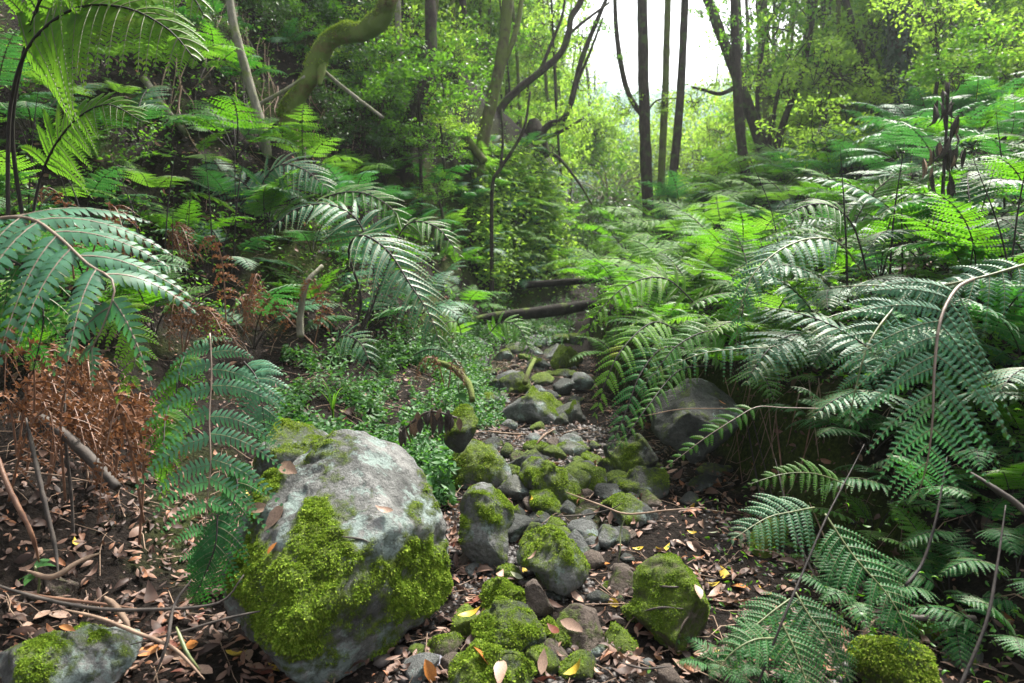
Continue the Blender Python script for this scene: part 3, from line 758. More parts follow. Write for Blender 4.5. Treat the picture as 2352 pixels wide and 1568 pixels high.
key_fern('grey fern frond arching low over the ground cover', [
    dict(path=[(760, 800, 4.0), (790, 770, 3.9), (830, 790, 3.8), (850, 840, 3.75), (855, 880, 3.75)], mat='fern_blue', Lp=.17, pairs=11, start=.1, npl=12, W=.02, style='simple', up=(.1, -.7, .7), droop=.3, stem_r=.004),
    dict(path=[(950, 815, 4.6), (985, 802, 4.5), (1025, 810, 4.4), (1060, 845, 4.35)], mat='fern_blue', Lp=.07, pairs=16, start=.02, npl=4, W=.02, style='simple', up=(.1, -.7, .7), droop=.3, stem_r=.004)])
key_fern('pale green fern frond drooping above the pyramid shaped mossy rock', [
    dict(path=[(1120, 770, 6.6), (1150, 740, 6.5), (1190, 750, 6.4), (1215, 800, 6.3), (1225, 830, 6.3)], mat='fern_mid', Lp=.25, pairs=12, start=.05, npl=11, W=.03, style='simple', up=(.1, -.7, .7), droop=.35, stem_r=.005),
    dict(path=[(1060, 770, 6.8), (1050, 740, 6.7), (1020, 745, 6.6), (990, 790, 6.5)], mat='fern_lime', Lp=.22, pairs=11, start=.05, npl=11, W=.03, style='simple', up=(-.1, -.7, .7), droop=.35, stem_r=.005)])
key_fern('fern with narrow hanging leaflets trailing off the right bank lip', [
    dict(path=[(2010, 700, 3.4), (1900, 730, 3.3), (1800, 790, 3.2), (1700, 800, 3.15), (1600, 815, 3.1), (1480, 870, 3.05)], mat='fern_blue', Lp=.16, pairs=13, start=.35, npl=13, W=.016, style='simple', up=(0, -.55, .85), droop=.75, sweep=.2, stem='stem_green', stem_r=.003)])

# dead brown fronds
def dead_fern(label, fronds):
    p0 = P(*fronds[0][0])
    root = thing('dead_fern', tuple(p0), label, 'dead fern', 'withered brown ferns')
    for path in fronds:
        pts = spline(np.array([P(*q) for q in path]) - p0, 30)
        L = np.linalg.norm(np.diff(pts, axis=0), axis=1).sum()
        geo = frond_geo(pts, (0, -.9, .4), L * .16, 12, .25, 9, 'simple', W=L * .03, droop=1.1, fold=.5, curl=.55, seed=rnd.randrange(999), stem_r=.005, jitter=.4, gapy=.1)
        add_frond(root, geo, M['fern_dead'], M['stem_dead'])
    return root
dead_fern('bronze withered fern with an arched orange stalk beside the hanging blue-green fern', [
    [(330, 1200, 2.5), (300, 1030, 2.4), (250, 880, 2.35), (195, 800, 2.35), (160, 800, 2.35), (150, 900, 2.35)],
    [(320, 1250, 2.6), (330, 1050, 2.5), (300, 930, 2.4), (270, 930, 2.35), (240, 1050, 2.3), (225, 1200, 2.3)],
    [(150, 1150, 2.7), (140, 950, 2.6), (180, 830, 2.5), (230, 860, 2.45), (240, 980, 2.45)]])
dead_fern('withered brown fern hanging in a curtain under the grey-green fern', [
    [(60, 1100, 2.9), (80, 900, 2.8), (60, 760, 2.7), (20, 760, 2.65), (10, 900, 2.6)],
    [(20, 1150, 2.6), (60, 1000, 2.5), (110, 940, 2.5), (130, 1050, 2.45)]])
dead_fern('withered brown fern in the gap below the bright lime fern', [
    [(170, 640, 3.6), (150, 480, 3.5), (110, 430, 3.4), (70, 470, 3.4)], [(190, 650, 3.6), (250, 480, 3.5), (280, 520, 3.4), (290, 620, 3.4)]])
dead_fern('brown dead fern slumped between silvery fronds on the slope', [
    [(520, 760, 4.6), (510, 600, 4.5), (480, 540, 4.4), (450, 600, 4.4)], [(560, 770, 4.6), (590, 630, 4.5), (570, 690, 4.4), (560, 740, 4.4)]])
dead_fern('russet dead fern under the cascading silvery fern', [
    [(720, 800, 5.0), (740, 690, 4.9), (710, 640, 4.8), (680, 690, 4.8)], [(730, 800, 5.0), (600, 680, 4.9), (570, 720, 4.8), (560, 780, 4.8)]])
dead_fern('small russet dead fern draped over the ground cover edge', [
    [(1020, 880, 4.5), (1000, 825, 4.45), (970, 830, 4.4), (955, 880, 4.4)], [(1030, 890, 4.5), (1040, 830, 4.5), (1060, 850, 4.45), (1065, 890, 4.4)]])

for i, (u, v, lab) in enumerate([(40, 1050, 'crumpled brown dead fern heaped at the left edge beside the rusty cane'), (110, 1120, 'crumpled brown dead fern around the purple cane'), (260, 1120, 'crumpled brown dead fern under the bronze withered one'), (330, 1060, 'crumpled brown dead fern touching the hanging blue-green fern'), (180, 1000, 'crumpled brown dead fern in the middle of the dead heap'), (420, 820, 'crumpled brown dead fern on the litter above the hanging blue-green fern'), (600, 760, 'crumpled brown dead fern at the foot of the black stalks'), (90, 640, 'crumpled brown dead fern behind the broad grey-green fern'), (380, 620, 'crumpled brown dead fern halfway up the left slope')]):
    d, p = G(u, v)
    fr = []
    for k in range(3):
        a = rnd.uniform(-90, 90); hh = rnd.uniform(110, 220) * 2.6 / d
        fr.append([(u, v, d), (u + a * .4, v - hh, d - .05), (u + a, v - hh * 1.1, d - .15), (u + a * 1.5, v - hh * .55, d - .25), (u + a * 1.6, v - hh * .1, d - .25)])
    dead_fern(lab, fr)

# ------------------------------------------------------------------ rocks
def ico(sub):
    import bmesh
    bm = bmesh.new(); bmesh.ops.create_icosphere(bm, subdivisions=sub, radius=1)
    V = np.array([v.co[:] for v in bm.verts]); F = np.array([[v.index for v in f.verts] for f in bm.faces]); bm.free()
    return V, F
ICO = {k: ico(k) for k in (1, 2, 3, 4, 5, 6)}

def vnormals(V, F):
    n = np.cross(V[F[:, 1]] - V[F[:, 0]], V[F[:, 2]] - V[F[:, 0]])
    N = np.zeros_like(V)
    for k in range(3): np.add.at(N, F[:, k], n)
    return nrm(N)

def rock(label, shape, mat='rock_moss', moss=.5, thick=.8, depth=None, sub=4, tufts=0, rough=.10, facets=9, tilt=.35, blobs=None, planes=(), crack=.8, squash=0, name='boulder', mfreq=4.0, base=None, side=0.0, group='rocks of the stream bed', tsize=1.0):
    """shape: (cx, cy, w, h) or an outline of points, both as measured; the body gets its own depth"""
    r = random.Random(hash(label) % 9999 if False else sum(map(ord, label)))
    s = sum(map(ord, label)) % 997
    if isinstance(shape, tuple):
        cx, cy, w, h = shape
        poly = None
    else:
        poly = np.array(shape, float)
        if squash: poly[:, 1] = poly[:, 1].min() + (poly[:, 1] - poly[:, 1].min()) * squash
        x0, y0 = poly.min(0); x1, y1 = poly.max(0)
        cx, cy, w, h = (x0 + x1) / 2, (y0 + y1) / 2, x1 - x0, y1 - y0
    if depth is None:
        depth, _ = G(cx, cy + h * (.36 if base is None else base))
        depth = depth + .25 * thick * w * depth / FPX
    if name == 'boulder' and sub < 6:
        w, h = w * 1.1, h * 1.1
        if poly is not None: poly = np.array([cx, cy]) + (poly - np.array([cx, cy])) * 1.1
    sc = depth / FPX
    V, F = ICO[sub]
    V = V.copy()
    # facets: shear the ball with random planes
    for _ in range(facets):
        n = nrm(np.array([r.uniform(-1, 1), r.uniform(-1, 1), r.uniform(-1, 1)]))
        hgt = r.uniform(.46, .78)
        dd = V @ n
        V = V - np.clip(dd - hgt, 0, None)[:, None] * n[None] * .97
    for n, hgt in planes:
        n = nrm(np.array(n, float)); dd = V @ n
        V = V - np.clip(dd - hgt, 0, None)[:, None] * n[None] * .97
    V = V / np.abs(V).max(0)
    a, c, b = V[:, 0], V[:, 1], V[:, 2]       # right, forward, up
    if poly is not None:
        ang = np.arctan2(b, a)
        pa = np.arctan2(cy - poly[:, 1], poly[:, 0] - cx); pr = np.hypot(poly[:, 0] - cx, poly[:, 1] - cy)
        o = np.argsort(pa); pa, pr = pa[o], pr[o]
        pa = np.concatenate([pa[-2:] - 2 * np.pi, pa, pa[:2] + 2 * np.pi]); pr = np.concatenate([pr[-2:], pr, pr[:2]])
        rad = np.interp(ang, pa, pr)
        m = np.hypot(a, b); mm = np.clip(m, 0, 1) ** .85
        a, b = np.cos(ang) * rad * mm, np.sin(ang) * rad * mm
    else:
        a, b = a * w / 2, b * h / 2
    zoff = thick * max(min(w, h * 1.4), 1) / 2
    up = nrm(UPV * math.cos(tilt) - FWD * 0 + np.array([0, 0, 0]) + FWD * math.sin(tilt) * 0)
    W = (a[:, None] * RGT + b[:, None] * UPV + (c * zoff)[:, None] * FWD) * sc
    # let the body lean back with height so that its top faces the sky
    W = W + (b * sc * tilt)[:, None] * FWD
    size = w * sc
    ctr = P(cx, cy, depth)
    N = vnormals(W, F)
    disp = fbm(W / size * 2.2 + s, 3, s) * rough * .55 + (1 - np.abs(fbm(W / size * 3.6 + s * 2, 3, s + 3))) * rough * .28
    W = W + N * (disp * size * .62)[:, None] + N * (fbm(W / size * 13 + s, 4, s + 7, .6) * .011 * size - np.clip(.10 - np.abs(fbm(W / size * 4.5 + s, 2, s + 21)), 0, 1) * .13 * size * crack)[:, None]
    N = vnormals(W, F)
    wp = W / .32 * (mfreq / 4)
    mval = moss - .10 + .34 * (N[:, 2] - .35) + .50 * fbm(wp + s * 3, 3, s + 11) + .26 * fbm(wp * 5 + s, 3, s + 12) + side * (N[:, 0])
    if blobs:
        wpt = W + ctr - CAM; dd = wpt @ FWD
        uu = CU + FPX * (wpt @ RGT) / dd; vv = CV - FPX * (wpt @ UPV) / dd
        for bu, bv, br, bw in blobs:
            mval = mval + bw * np.exp(-((uu - bu) ** 2 + (vv - bv) ** 2) / br ** 2)
    mval = np.clip(mval, 0, 1)
    bump = sstep(.42, .8, mval) * (.009 + .007 * fbm(W / .025, 3, s)) * min(1, size / .35)
    W = W + N * bump[:, None]
    ROCKF.append(F + sum(len(v_) for v_ in ROCKV)); ROCKV.append(W + ctr)
    me = make_mesh(name, W, [F], [M[mat]], smooth=True, attrs={'moss': mval})
    o = link(name, me, loc=tuple(ctr))
    tag(o, label, 'rock', group)
    if tufts:
        mf = mval[F].mean(1)
        tri = W[F]
        area = .5 * np.linalg.norm(np.cross(tri[:, 1] - tri[:, 0], tri[:, 2] - tri[:, 0]), axis=1)
        wgt = area * np.clip((mf - .44) * 2.2, 0, 1) ** 1.5
        wgt = wgt * (.25 + sstep(-.2, .5, fbm(tri.mean(1) / .05 + s, 3, s + 31)) * 1.2)
        if wgt.sum() > 0:
            g = np.random.default_rng(s)
            fi = g.choice(len(F), tufts, p=wgt / wgt.sum())
            bc = g.dirichlet((1, 1, 1), tufts)
            pt = (tri[fi] * bc[:, :, None]).sum(1); fn = N[F[fi]].mean(1)
            ln = g.uniform(.003, .0105, tufts) * tsize * (.35 + .65 * np.clip((mf[fi] - .44) * 3, 0, 1))
            d = nrm(fn * .55 + g.normal(0, .55, (tufts, 3)) + np.array([0, -.1, -.12]))
            sd = nrm(np.cross(d, g.normal(0, 1, (tufts, 3)))) * (ln * .22)[:, None]
            tipv = pt + d * ln[:, None] + np.array([0, 0, -.2]) * ln[:, None]
            TV = np.stack([pt - sd * .8, pt + sd * .8, pt + d * (ln * .55)[:, None] + sd * 1.3, tipv, pt + d * (ln * .55)[:, None] - sd * 1.3], 1).reshape(-1, 3)
            k = (np.arange(tufts) * 5)[:, None]
            mo = make_mesh('moss', TV, [k + np.array([[0, 1, 2, 4]]), k + np.array([[4, 2, 3]])], [M['moss']])
            link('moss', mo, o)
    return o

ROCKV, ROCKF = [], []
print('rocks')
rock('great lichen-grey boulder cloaked in shaggy moss at the near stream edge',
     [(668, 1068), (705, 1030), (755, 1006), (800, 1002), (850, 1018), (905, 1045), (950, 1085), (980, 1140), (997, 1205), (1008, 1270), (1018, 1330), (1022, 1395), (1005, 1440), (960, 1475), (905, 1515), (860, 1530), (800, 1532), (740, 1510), (690, 1470), (650, 1440), (590, 1420), (545, 1400), (522, 1350), (522, 1290), (535, 1230), (548, 1180), (575, 1140), (620, 1105)],
     'rock_pale', .26, .95, depth=2.32, sub=6, squash=.935, tufts=64000, rough=.06, facets=4, tilt=.38, mfreq=8, tsize=1.05,
     planes=[((-.1, -.72, .66), .52), ((.75, -.55, -.4), .58), ((-.75, -.6, .1), .62), ((.55, -.3, .75), .66)],
     blobs=[(745, 1050, 55, .45), (620, 1120, 45, .45), (720, 1185, 42, .5), (600, 1290, 70, .5), (640, 1210, 30, .3), (800, 1330, 90, .42), (760, 1420, 150, .5), (960, 1180, 34, .5), (985, 1300, 60, .5), (880, 1250, 45, .35), (820, 1140, 26, .35), (560, 1240, 50, .4), (905, 1400, 80, .4), (560, 1350, 60, .35), (700, 1330, 90, .25), (990, 1360, 60, .5), (960, 1260, 45, .4), (580, 1330, 60, .4), (570, 1420, 70, .45), (650, 1470, 60, .4), (660, 1400, 60, .4), (860, 1440, 90, .35), (940, 1370, 50, .35),
            (870, 1085, 75, -.55), (655, 1165, 32, -.45), (700, 1100, 30, -.4), (790, 1140, 50, -.35), (830, 1215, 30, -.4), (590, 1350, 34, -.55), (690, 1300, 30, -.6), (640, 1400, 26, -.5), (900, 1260, 22, -.5), (860, 1400, 26, -.4), (615, 1240, 24, -.4), (950, 1310, 28, -.4), (905, 1160, 34, -.4)])
rock('mossy shoulder rock tucked behind the great boulder', (672, 1035, 160, 120), 'rock_grey', .62, 1.0, depth=2.85, sub=5, tufts=5000)
rock('pale grey boulder half covered in bright moss in mid stream',
     [(1155, 955), (1170, 925), (1200, 905), (1240, 897), (1268, 897), (1280, 925), (1295, 958), (1288, 972), (1240, 975), (1200, 982), (1165, 975)], 'rock_grey', .46, .9, sub=5, tufts=6000, side=.3, rough=.07)
rock('round mossy rock leaning on the pale mid stream boulder', (1306, 948, 62, 66), 'rock_moss', .6, .9, sub=4, tufts=1500)
rock('pyramid shaped dark mossy rock in front of a thin green stick', [(1148, 900), (1152, 872), (1170, 850), (1185, 850), (1205, 868), (1222, 905), (1200, 912), (1165, 912)], 'rock_dark', .55, .9, sub=4, tufts=2500, side=-.15)
rock('cushion shaped rock with vivid moss on top beside the fern curtain', (1302, 824, 68, 56), 'rock_dark', .75, .9, sub=4, tufts=2500)
rock('small moss-topped rock left of the vivid cushion rock', (1239, 838, 52, 38), 'rock_dark', .7, .9, sub=4, tufts=1000)
rock('flat dark slab under the vivid cushion rock', (1298, 860, 62, 22), 'rock_dark', .2, 1.0, sub=3)
rock('angular dark grey stone between stream pebbles and the slab', (1291, 887, 46, 42), 'rock_dark', .1, .9, sub=3, facets=12)
rock('low mossy stone above the pale mid stream boulder', (1248, 873, 54, 30), 'rock_moss', .6, .9, sub=3)
rock('bluish grey stone half hidden by hanging fern', (1334, 880, 56, 48), 'rock_grey', .1, .9, sub=3)
rock('small grey stone below the low mossy stone', (1238, 897, 36, 24), 'rock_grey', .1, .9, sub=3)
rock('dark rounded rock with mossy crown at the ground cover edge', (1108, 838, 46, 40), 'rock_dark', .6, .9, sub=4)
rock('little moss ball rock left of the pyramid rock', (1122, 860, 40, 26), 'rock_dark', .7, .9, sub=3)
rock('dark rock in shade against the pyramid rock', (1134, 884, 48, 44), 'rock_dark', .4, .9, sub=4)
rock('dark stone with mossy top just below the shaded dark rock', (1092, 886, 40, 34), 'rock_dark', .6, .9, sub=3)
rock('tiny mossy stone at the foot of the pyramid rock', (1150, 912, 34, 22), 'rock_moss', .8, .9, sub=3)
rock('low dark mossy stone on the leaf litter by the pale mid stream boulder', (1122, 922, 42, 26), 'rock_dark', .5, .9, sub=3)
rock('small moss lump touching the pale mid stream boulder', (1288, 966, 34, 30), 'rock_moss', .85, .9, sub=3)
rock('moss-rimmed rock behind the clump of dry leaves', (1064, 985, 82, 96), 'rock_dark', .55, 1.0, depth=3.55, sub=4, tufts=2500)
rock('oval rock with pale bald top and shaggy mossy fringe', [(1045, 1080), (1052, 1045), (1075, 1025), (1110, 1028), (1145, 1045), (1170, 1072), (1174, 1100), (1160, 1112), (1110, 1112), (1065, 1120), (1040, 1110)], 'rock_pale', .5, .95, sub=5, tufts=5000)
rock('broad mossy rock dusted with dry leaves in the stream middle', [(1190, 1095), (1200, 1070), (1230, 1063), (1275, 1075), (1320, 1085), (1332, 1105), (1330, 1150), (1310, 1165), (1270, 1150), (1225, 1125), (1195, 1112)], 'rock_grey', .5, .9, sub=5, tufts=5000)
rock('upright mossy stone with grey streaks right of the great boulder', [(1042, 1230), (1060, 1180), (1080, 1135), (1105, 1112), (1130, 1115), (1155, 1145), (1170, 1180), (1165, 1220), (1158, 1270), (1130, 1290), (1090, 1282), (1052, 1260)], 'rock_grey', .52, .85, depth=2.85, sub=5, tufts=9000, rough=.06, side=.1)
rock('mossy rock wedged beside the broad leaf-dusted rock', (1352, 1098, 74, 76), 'rock_grey', .5, .9, sub=4, tufts=2000)
rock('round slate-grey boulder with faint moss under the hanging fern', (1442, 1046, 118, 112), 'rock_dark', .33, .95, sub=5, tufts=1200, rough=.06)
rock('large blue-black boulder set into the right bank', [(1485, 945), (1510, 905), (1560, 885), (1640, 890), (1690, 930), (1710, 990), (1660, 1040), (1570, 1040), (1530, 1015), (1490, 985)], 'rock_dark', .12, .9, depth=3.75, sub=5, rough=.05)
rock('long flat mossy stone pointing into the dark hollow', [(1405, 1115), (1440, 1098), (1500, 1086), (1538, 1090), (1540, 1118), (1515, 1150), (1470, 1150), (1420, 1140)], 'rock_dark', .45, .9, sub=5, tufts=1800)
rock('low grey stone with one bright moss patch beside bare twigs', (1426, 1165, 118, 52), 'rock_dark', .42, .9, sub=4, tufts=1200)
rock('small grey stone joining the long flat stone and its neighbour', (1405, 1128, 70, 44), 'rock_dark', .15, .9, sub=4)
rock('dark round mossy stone below the broad leaf-dusted rock', (1245, 1162, 92, 58), 'rock_dark', .55, .9, sub=4, tufts=2600)
rock('mossy loaf shaped rock beside the leaf-strewn stream bed', (1310, 1032, 86, 48), 'rock_moss', .6, .9, sub=4, tufts=2200)
rock('smaller mossy loaf rock next to the leaf-strewn bed', (1236, 1032, 62, 30), 'rock_dark', .5, .9, sub=4, tufts=800)
rock('bare grey cobble resting on the leaf-strewn bed', (1224, 1006, 36, 26), 'rock_grey', .0, .9, sub=3)
rock('brown-green cobble between the oval rock and the broad rock', (1192, 1056, 42, 44), 'rock_brown', .4, .9, sub=3)
rock('dark pebble-like rock behind the broad leaf-dusted rock', (1238, 1058, 54, 24), 'rock_dark', .2, .9, sub=3)
rock('small mossy cobble right of the oval rock', (1162, 1036, 34, 34), 'rock_dark', .5, .9, sub=3)
rock('pale cobble behind the wedged mossy rock', (1330, 1062, 34, 28), 'rock_grey', .3, .9, sub=3)
rock('peaked mossy rock with grey flank in the stream centre', [(1185, 1280), (1205, 1255), (1240, 1230), (1270, 1226), (1300, 1245), (1330, 1275), (1342, 1300), (1325, 1335), (1300, 1352), (1265, 1335), (1225, 1310), (1195, 1300)], 'rock_grey', .5, .9, depth=2.62, sub=5, tufts=7000, rough=.06)
rock('dark block shaped stone standing by the upright mossy stone', [(1206, 1215), (1215, 1203), (1240, 1203), (1250, 1225), (1245, 1248), (1225, 1256), (1206, 1248)], 'rock_dark', .05, .9, sub=4, facets=12)
rock('small dark mossy stone against the upright mossy stone', (1184, 1192, 44, 56), 'rock_dark', .4, .9, sub=4, tufts=700)
rock('tiny grey pebble stone below the small dark mossy stone', (1178, 1232, 28, 34), 'rock_grey', .0, .9, sub=3)
rock('flat mossy cobble behind the dark block', (1240, 1192, 62, 32), 'rock_dark', .4, .9, sub=3, tufts=500)
rock('grey cobble with greenish top behind the peaked rock', (1346, 1222, 82, 50), 'rock_grey', .25, .9, sub=4)
rock('rounded dark cobble at the end of the bare twigs', (1412, 1232, 66, 50), 'rock_dark', .2, .9, sub=4)
rock('slanting mossy wedge tight behind the peaked rock', (1328, 1262, 50, 80), 'rock_grey', .5, .8, sub=4, tufts=900)
rock('small grey cobble right of the slanting wedge', (1358, 1250, 38, 36), 'rock_grey', .0, .9, sub=3)
rock('mossy cobble between the peaked rock and the dark block', (1290, 1228, 50, 26), 'rock_moss', .6, .9, sub=3)
rock('dome of moss on a stone by the gravel', [(1115, 1385), (1120, 1355), (1150, 1342), (1180, 1345), (1210, 1360), (1222, 1385), (1215, 1408), (1170, 1412), (1125, 1408)], 'rock_dark', .66, .9, sub=5, tufts=6000, tsize=1.0)
rock('smooth brown-grey stone beside the moss dome', [(1205, 1360), (1225, 1343), (1250, 1348), (1265, 1375), (1262, 1410), (1240, 1426), (1215, 1400)], 'rock_brown', .08, .9, sub=4)
rock('thin dark stone lying behind the smooth brown-grey one', (1280, 1364, 56, 32), 'rock_dark', .05, .9, sub=3)
rock('long mossy hummock rock in the near stream bed', [(1062, 1440), (1085, 1412), (1130, 1402), (1180, 1403), (1220, 1420), (1245, 1450), (1250, 1490), (1235, 1518), (1200, 1510), (1150, 1480), (1100, 1462), (1070, 1455)], 'rock_dark', .56, .9, sub=5, tufts=10000, tsize=1.1)
rock('little moss cushion stone beside the long hummock', (1258, 1447, 46, 44), 'rock_moss', .85, .9, sub=4, tufts=2200)
rock('flat brown bare rock on the mud', [(1285, 1460), (1292, 1425), (1320, 1403), (1355, 1410), (1390, 1440), (1402, 1465), (1385, 1495), (1345, 1502), (1300, 1492)], 'rock_brown', .05, .8, sub=5, rough=.06)
rock('dark brown rock half under the long hummock', (1265, 1500, 70, 56), 'rock_brown', .2, .9, sub=4)
rock('broad grey rock with a mossy side at the frame bottom', [(1030, 1590), (1010, 1545), (1045, 1515), (1100, 1503), (1160, 1492), (1205, 1505), (1218, 1535), (1200, 1590), (1120, 1620)], 'rock_grey', .42, .9, depth=1.98, sub=5, tufts=6000, side=.25)
rock('yellow mossy wedge rock at the right stream edge',
     [(1455, 1400), (1468, 1375), (1485, 1330), (1510, 1308), (1560, 1305), (1610, 1325), (1645, 1350), (1640, 1410), (1620, 1470), (1590, 1500), (1560, 1512), (1520, 1490), (1480, 1445)], 'rock_brown', .58, .9, depth=2.35, sub=5, tufts=9000, rough=.05, tsize=.7)
rock('angular brown stone ringed by fallen leaves', [(1390, 1345), (1405, 1318), (1440, 1306), (1465, 1330), (1478, 1360), (1450, 1375), (1415, 1362)], 'rock_brown', .12, .8, sub=4, facets=12)
rock('olive stone with a mossy tip near the great boulder foot', (1022, 1483, 80, 58), 'rock_brown', .42, .9, sub=4, tufts=1200)
rock('small dark stone at the great boulder foot', (958, 1500, 60, 28), 'rock_dark', .1, .9, sub=3)
rock('grey stone cut by the frame bottom on the mud', (1538, 1560, 58, 50), 'rock_brown', .1, .9, depth=2.0, sub=4)
rock('pale olive stone among roots under the dead ferns', (132, 1354, 84, 62), 'rock_brown', .3, .9, sub=4)
rock('low lichen rock with moss among the litter in the near corner', [(-40, 1540), (40, 1500), (120, 1492), (200, 1478), (290, 1482), (320, 1510), (300, 1560), (200, 1600), (60, 1620)], 'rock_pale', .5, .9, depth=1.98, sub=5, tufts=7000)
rock('shaggy brown-green rock under the sprawling dark fern', (2052, 1545, 170, 150), 'rock_brown', .5, .9, depth=2.05, sub=5, tufts=9000, tsize=1.2)
rock('small moss lump beside the shaggy rock', (2126, 1455, 56, 52), 'rock_moss', .8, .9, sub=4, tufts=1800)
rock('mossy stone among dry canes near the shaggy rock', (2220, 1520, 90, 60), 'rock_moss', .7, .9, sub=4, tufts=2500)
rock('yellow-green mossy wedge showing behind the tilted fern frond', [(1728, 1275), (1735, 1240), (1760, 1215), (1795, 1195), (1810, 1215), (1780, 1250), (1745, 1282)], 'rock_moss', .75, .8, sub=4, tufts=1200)
rock('dark cobble at the hollow mouth, larger of two', (1622, 1112, 72, 40), 'rock_dark', .1, .9, sub=4)
rock('dark cobble at the hollow mouth, smaller of two', (1580, 1148, 46, 34), 'rock_dark', .1, .9, sub=3)
rock('flat grey cobble in the hollow behind the cobbles', (1640, 1082, 80, 34), 'rock_dark', .05, .9, sub=3)
rock('far mossy stone under the lower fallen log', (1260, 762, 60, 26), 'rock_grey', .5, .9, sub=3)
rock('far pale stone downstream of the lower fallen log', (1235, 786, 70, 30), 'rock_pale', .3, .9, sub=3)
rock('far small mossy stone beside the far pale stone', (1290, 780, 50, 22), 'rock_moss', .6, .9, sub=3)
rock('far moss-green stone at the ground cover end', (1180, 800, 54, 28), 'rock_moss', .6, .9, sub=3)

def leaf_tpl(bend=.25, cup=.2):
    xs_ = np.array([0, .18, .42, .7, 1.0]); w = np.array([.03, .36, .5, .34, .0])
    V = []
    for x, q in zip(xs_, w):
        z = bend * (x - .5) ** 2 * 2
        V += [(x - .5, -q * .42, z + cup * q * .5), (x - .5, 0, z), (x - .5, q * .42, z + cup * q * .5)]
    V = np.array(V)
    Q = []
    for i in range(4):
        a = i * 3
        Q += [(a, a + 3, a + 4, a + 1), (a + 1, a + 4, a + 5, a + 2)]
    return V, np.array(Q)
cob = []
tries = 0
while len(cob) < 130 and tries < 4000:
    tries += 1
    v = 765 + 800 * rnd.random() ** 1.1 if len(cob) % 3 else rnd.uniform(1020, 1240)
    ul = np.interp(v, [760, 900, 1000, 1100, 1250, 1400, 1560], [1190, 1095, 1110, 1165, 1030, 1050, 960]); ur = np.interp(v, [760, 900, 1000, 1100, 1250, 1400, 1560], [1320, 1340, 1370, 1560, 1440, 1460, 1560])
    u = rnd.uniform(ul, ur); d, p = G(u, v)
    w_ = rnd.uniform(.045, .15) * FPX / d
    if any(abs(u - a) < (w_ + b) * .42 and abs(v - c) < (w_ + b) * .3 for a, c, b in cob): continue
    cob.append((u, v, w_))
    kind, mt, ms = rnd.choice([('dark cobble', 'rock_dark', .1), ('mossy cobble', 'rock_moss', .62), ('brown cobble', 'rock_brown', .05), ('mossy cobble', 'rock_dark', .55), ('grey cobble', 'rock_grey', .1)])
    SALT = len(cob)
    o = rock('cobble%d' % SALT, (u, v - w_ * .18, w_, w_ * rnd.uniform(.55, .85)), mt, ms, .95, depth=d + .01, sub=3, name='cobble', group='cobbles of the stream bed', tufts=260 if ms > .5 and d < 4 else 0)
    o['label'] = ''
    AUTO.append((o, kind, p))

mid = []
tries = 0
while len(mid) < 26 and tries < 3000:
    tries += 1
    far_ = len(mid) < 15
    v = rnd.uniform(770, 935) if far_ else rnd.uniform(1020, 1260)
    u = rnd.uniform(*((1095, 1335) if far_ else (1170, 1500))); d, p = G(u, v)
    w_ = rnd.uniform(.16, .30) * FPX / d * (1 if far_ else .8)
    if any(abs(u - a) < (w_ + b) * .45 and abs(v - c) < (w_ + b) * .32 for a, c, b in mid): continue
    mid.append((u, v, w_))
    kind, mt, ms = rnd.choice([('mossy boulder', 'rock_moss', .58), ('mossy boulder', 'rock_grey', .48), ('grey boulder', 'rock_grey', .2), ('dark boulder', 'rock_dark', .3)])
    o = rock('middling%d' % len(mid), (u, v - w_ * .16, w_, w_ * rnd.uniform(.6, .8)), mt, ms, .95, depth=d + .02, sub=4, tufts=700 if ms > .4 else 0, group='middling stones of the stream bed')
    o['label'] = ''
    AUTO.append((o, kind, p))

from mathutils.bvhtree import BVHTree
BVH = BVHTree.FromPolygons([tuple(v_) for v_ in np.vstack(ROCKV)], [tuple(int(i_) for i_ in f_) for f_ in np.vstack(ROCKF)])
def snap(u, v):
    """depth and normal of the rock face (or of the ground) met by the ray through (u, v)"""
    dv = FWD + (u - CU) / FPX * RGT + (CV - v) / FPX * UPV
    d, p = G(u, v)
    hit = BVH.ray_cast(Vector(CAM), Vector(dv).normalized())
    if hit[0] is not None:
        dh = float((np.array(hit[0]) - CAM) @ FWD)
        if dh < d: return dh, np.array(hit[0]), np.array(hit[1])
    e = .03
    return d, p, nrm(np.array([-(gz(p[0] + e, p[1]) - gz(p[0], p[1])) / e, -(gz(p[0], p[1] + e) - gz(p[0], p[1])) / e, 1.0]))

# ------------------------------------------------------------------ logs, sticks, canes, roots
def stick(name, label, pts, rad, mat, cat, group=None, sides=8, rough=.15, n=None, world=False):
    w = np.array([P(*p) for p in pts]) if not world else np.array(pts, float)
    p0 = w[0]
    V, F = tube(spline(w - p0, n or max(8, 6 * len(pts))), rad, sides, rough, rnd.randrange(999))
    o = link(name, make_mesh(name, V, F, [M[mat]], smooth=True), loc=tuple(p0))
    return tag(o, label, cat, group)

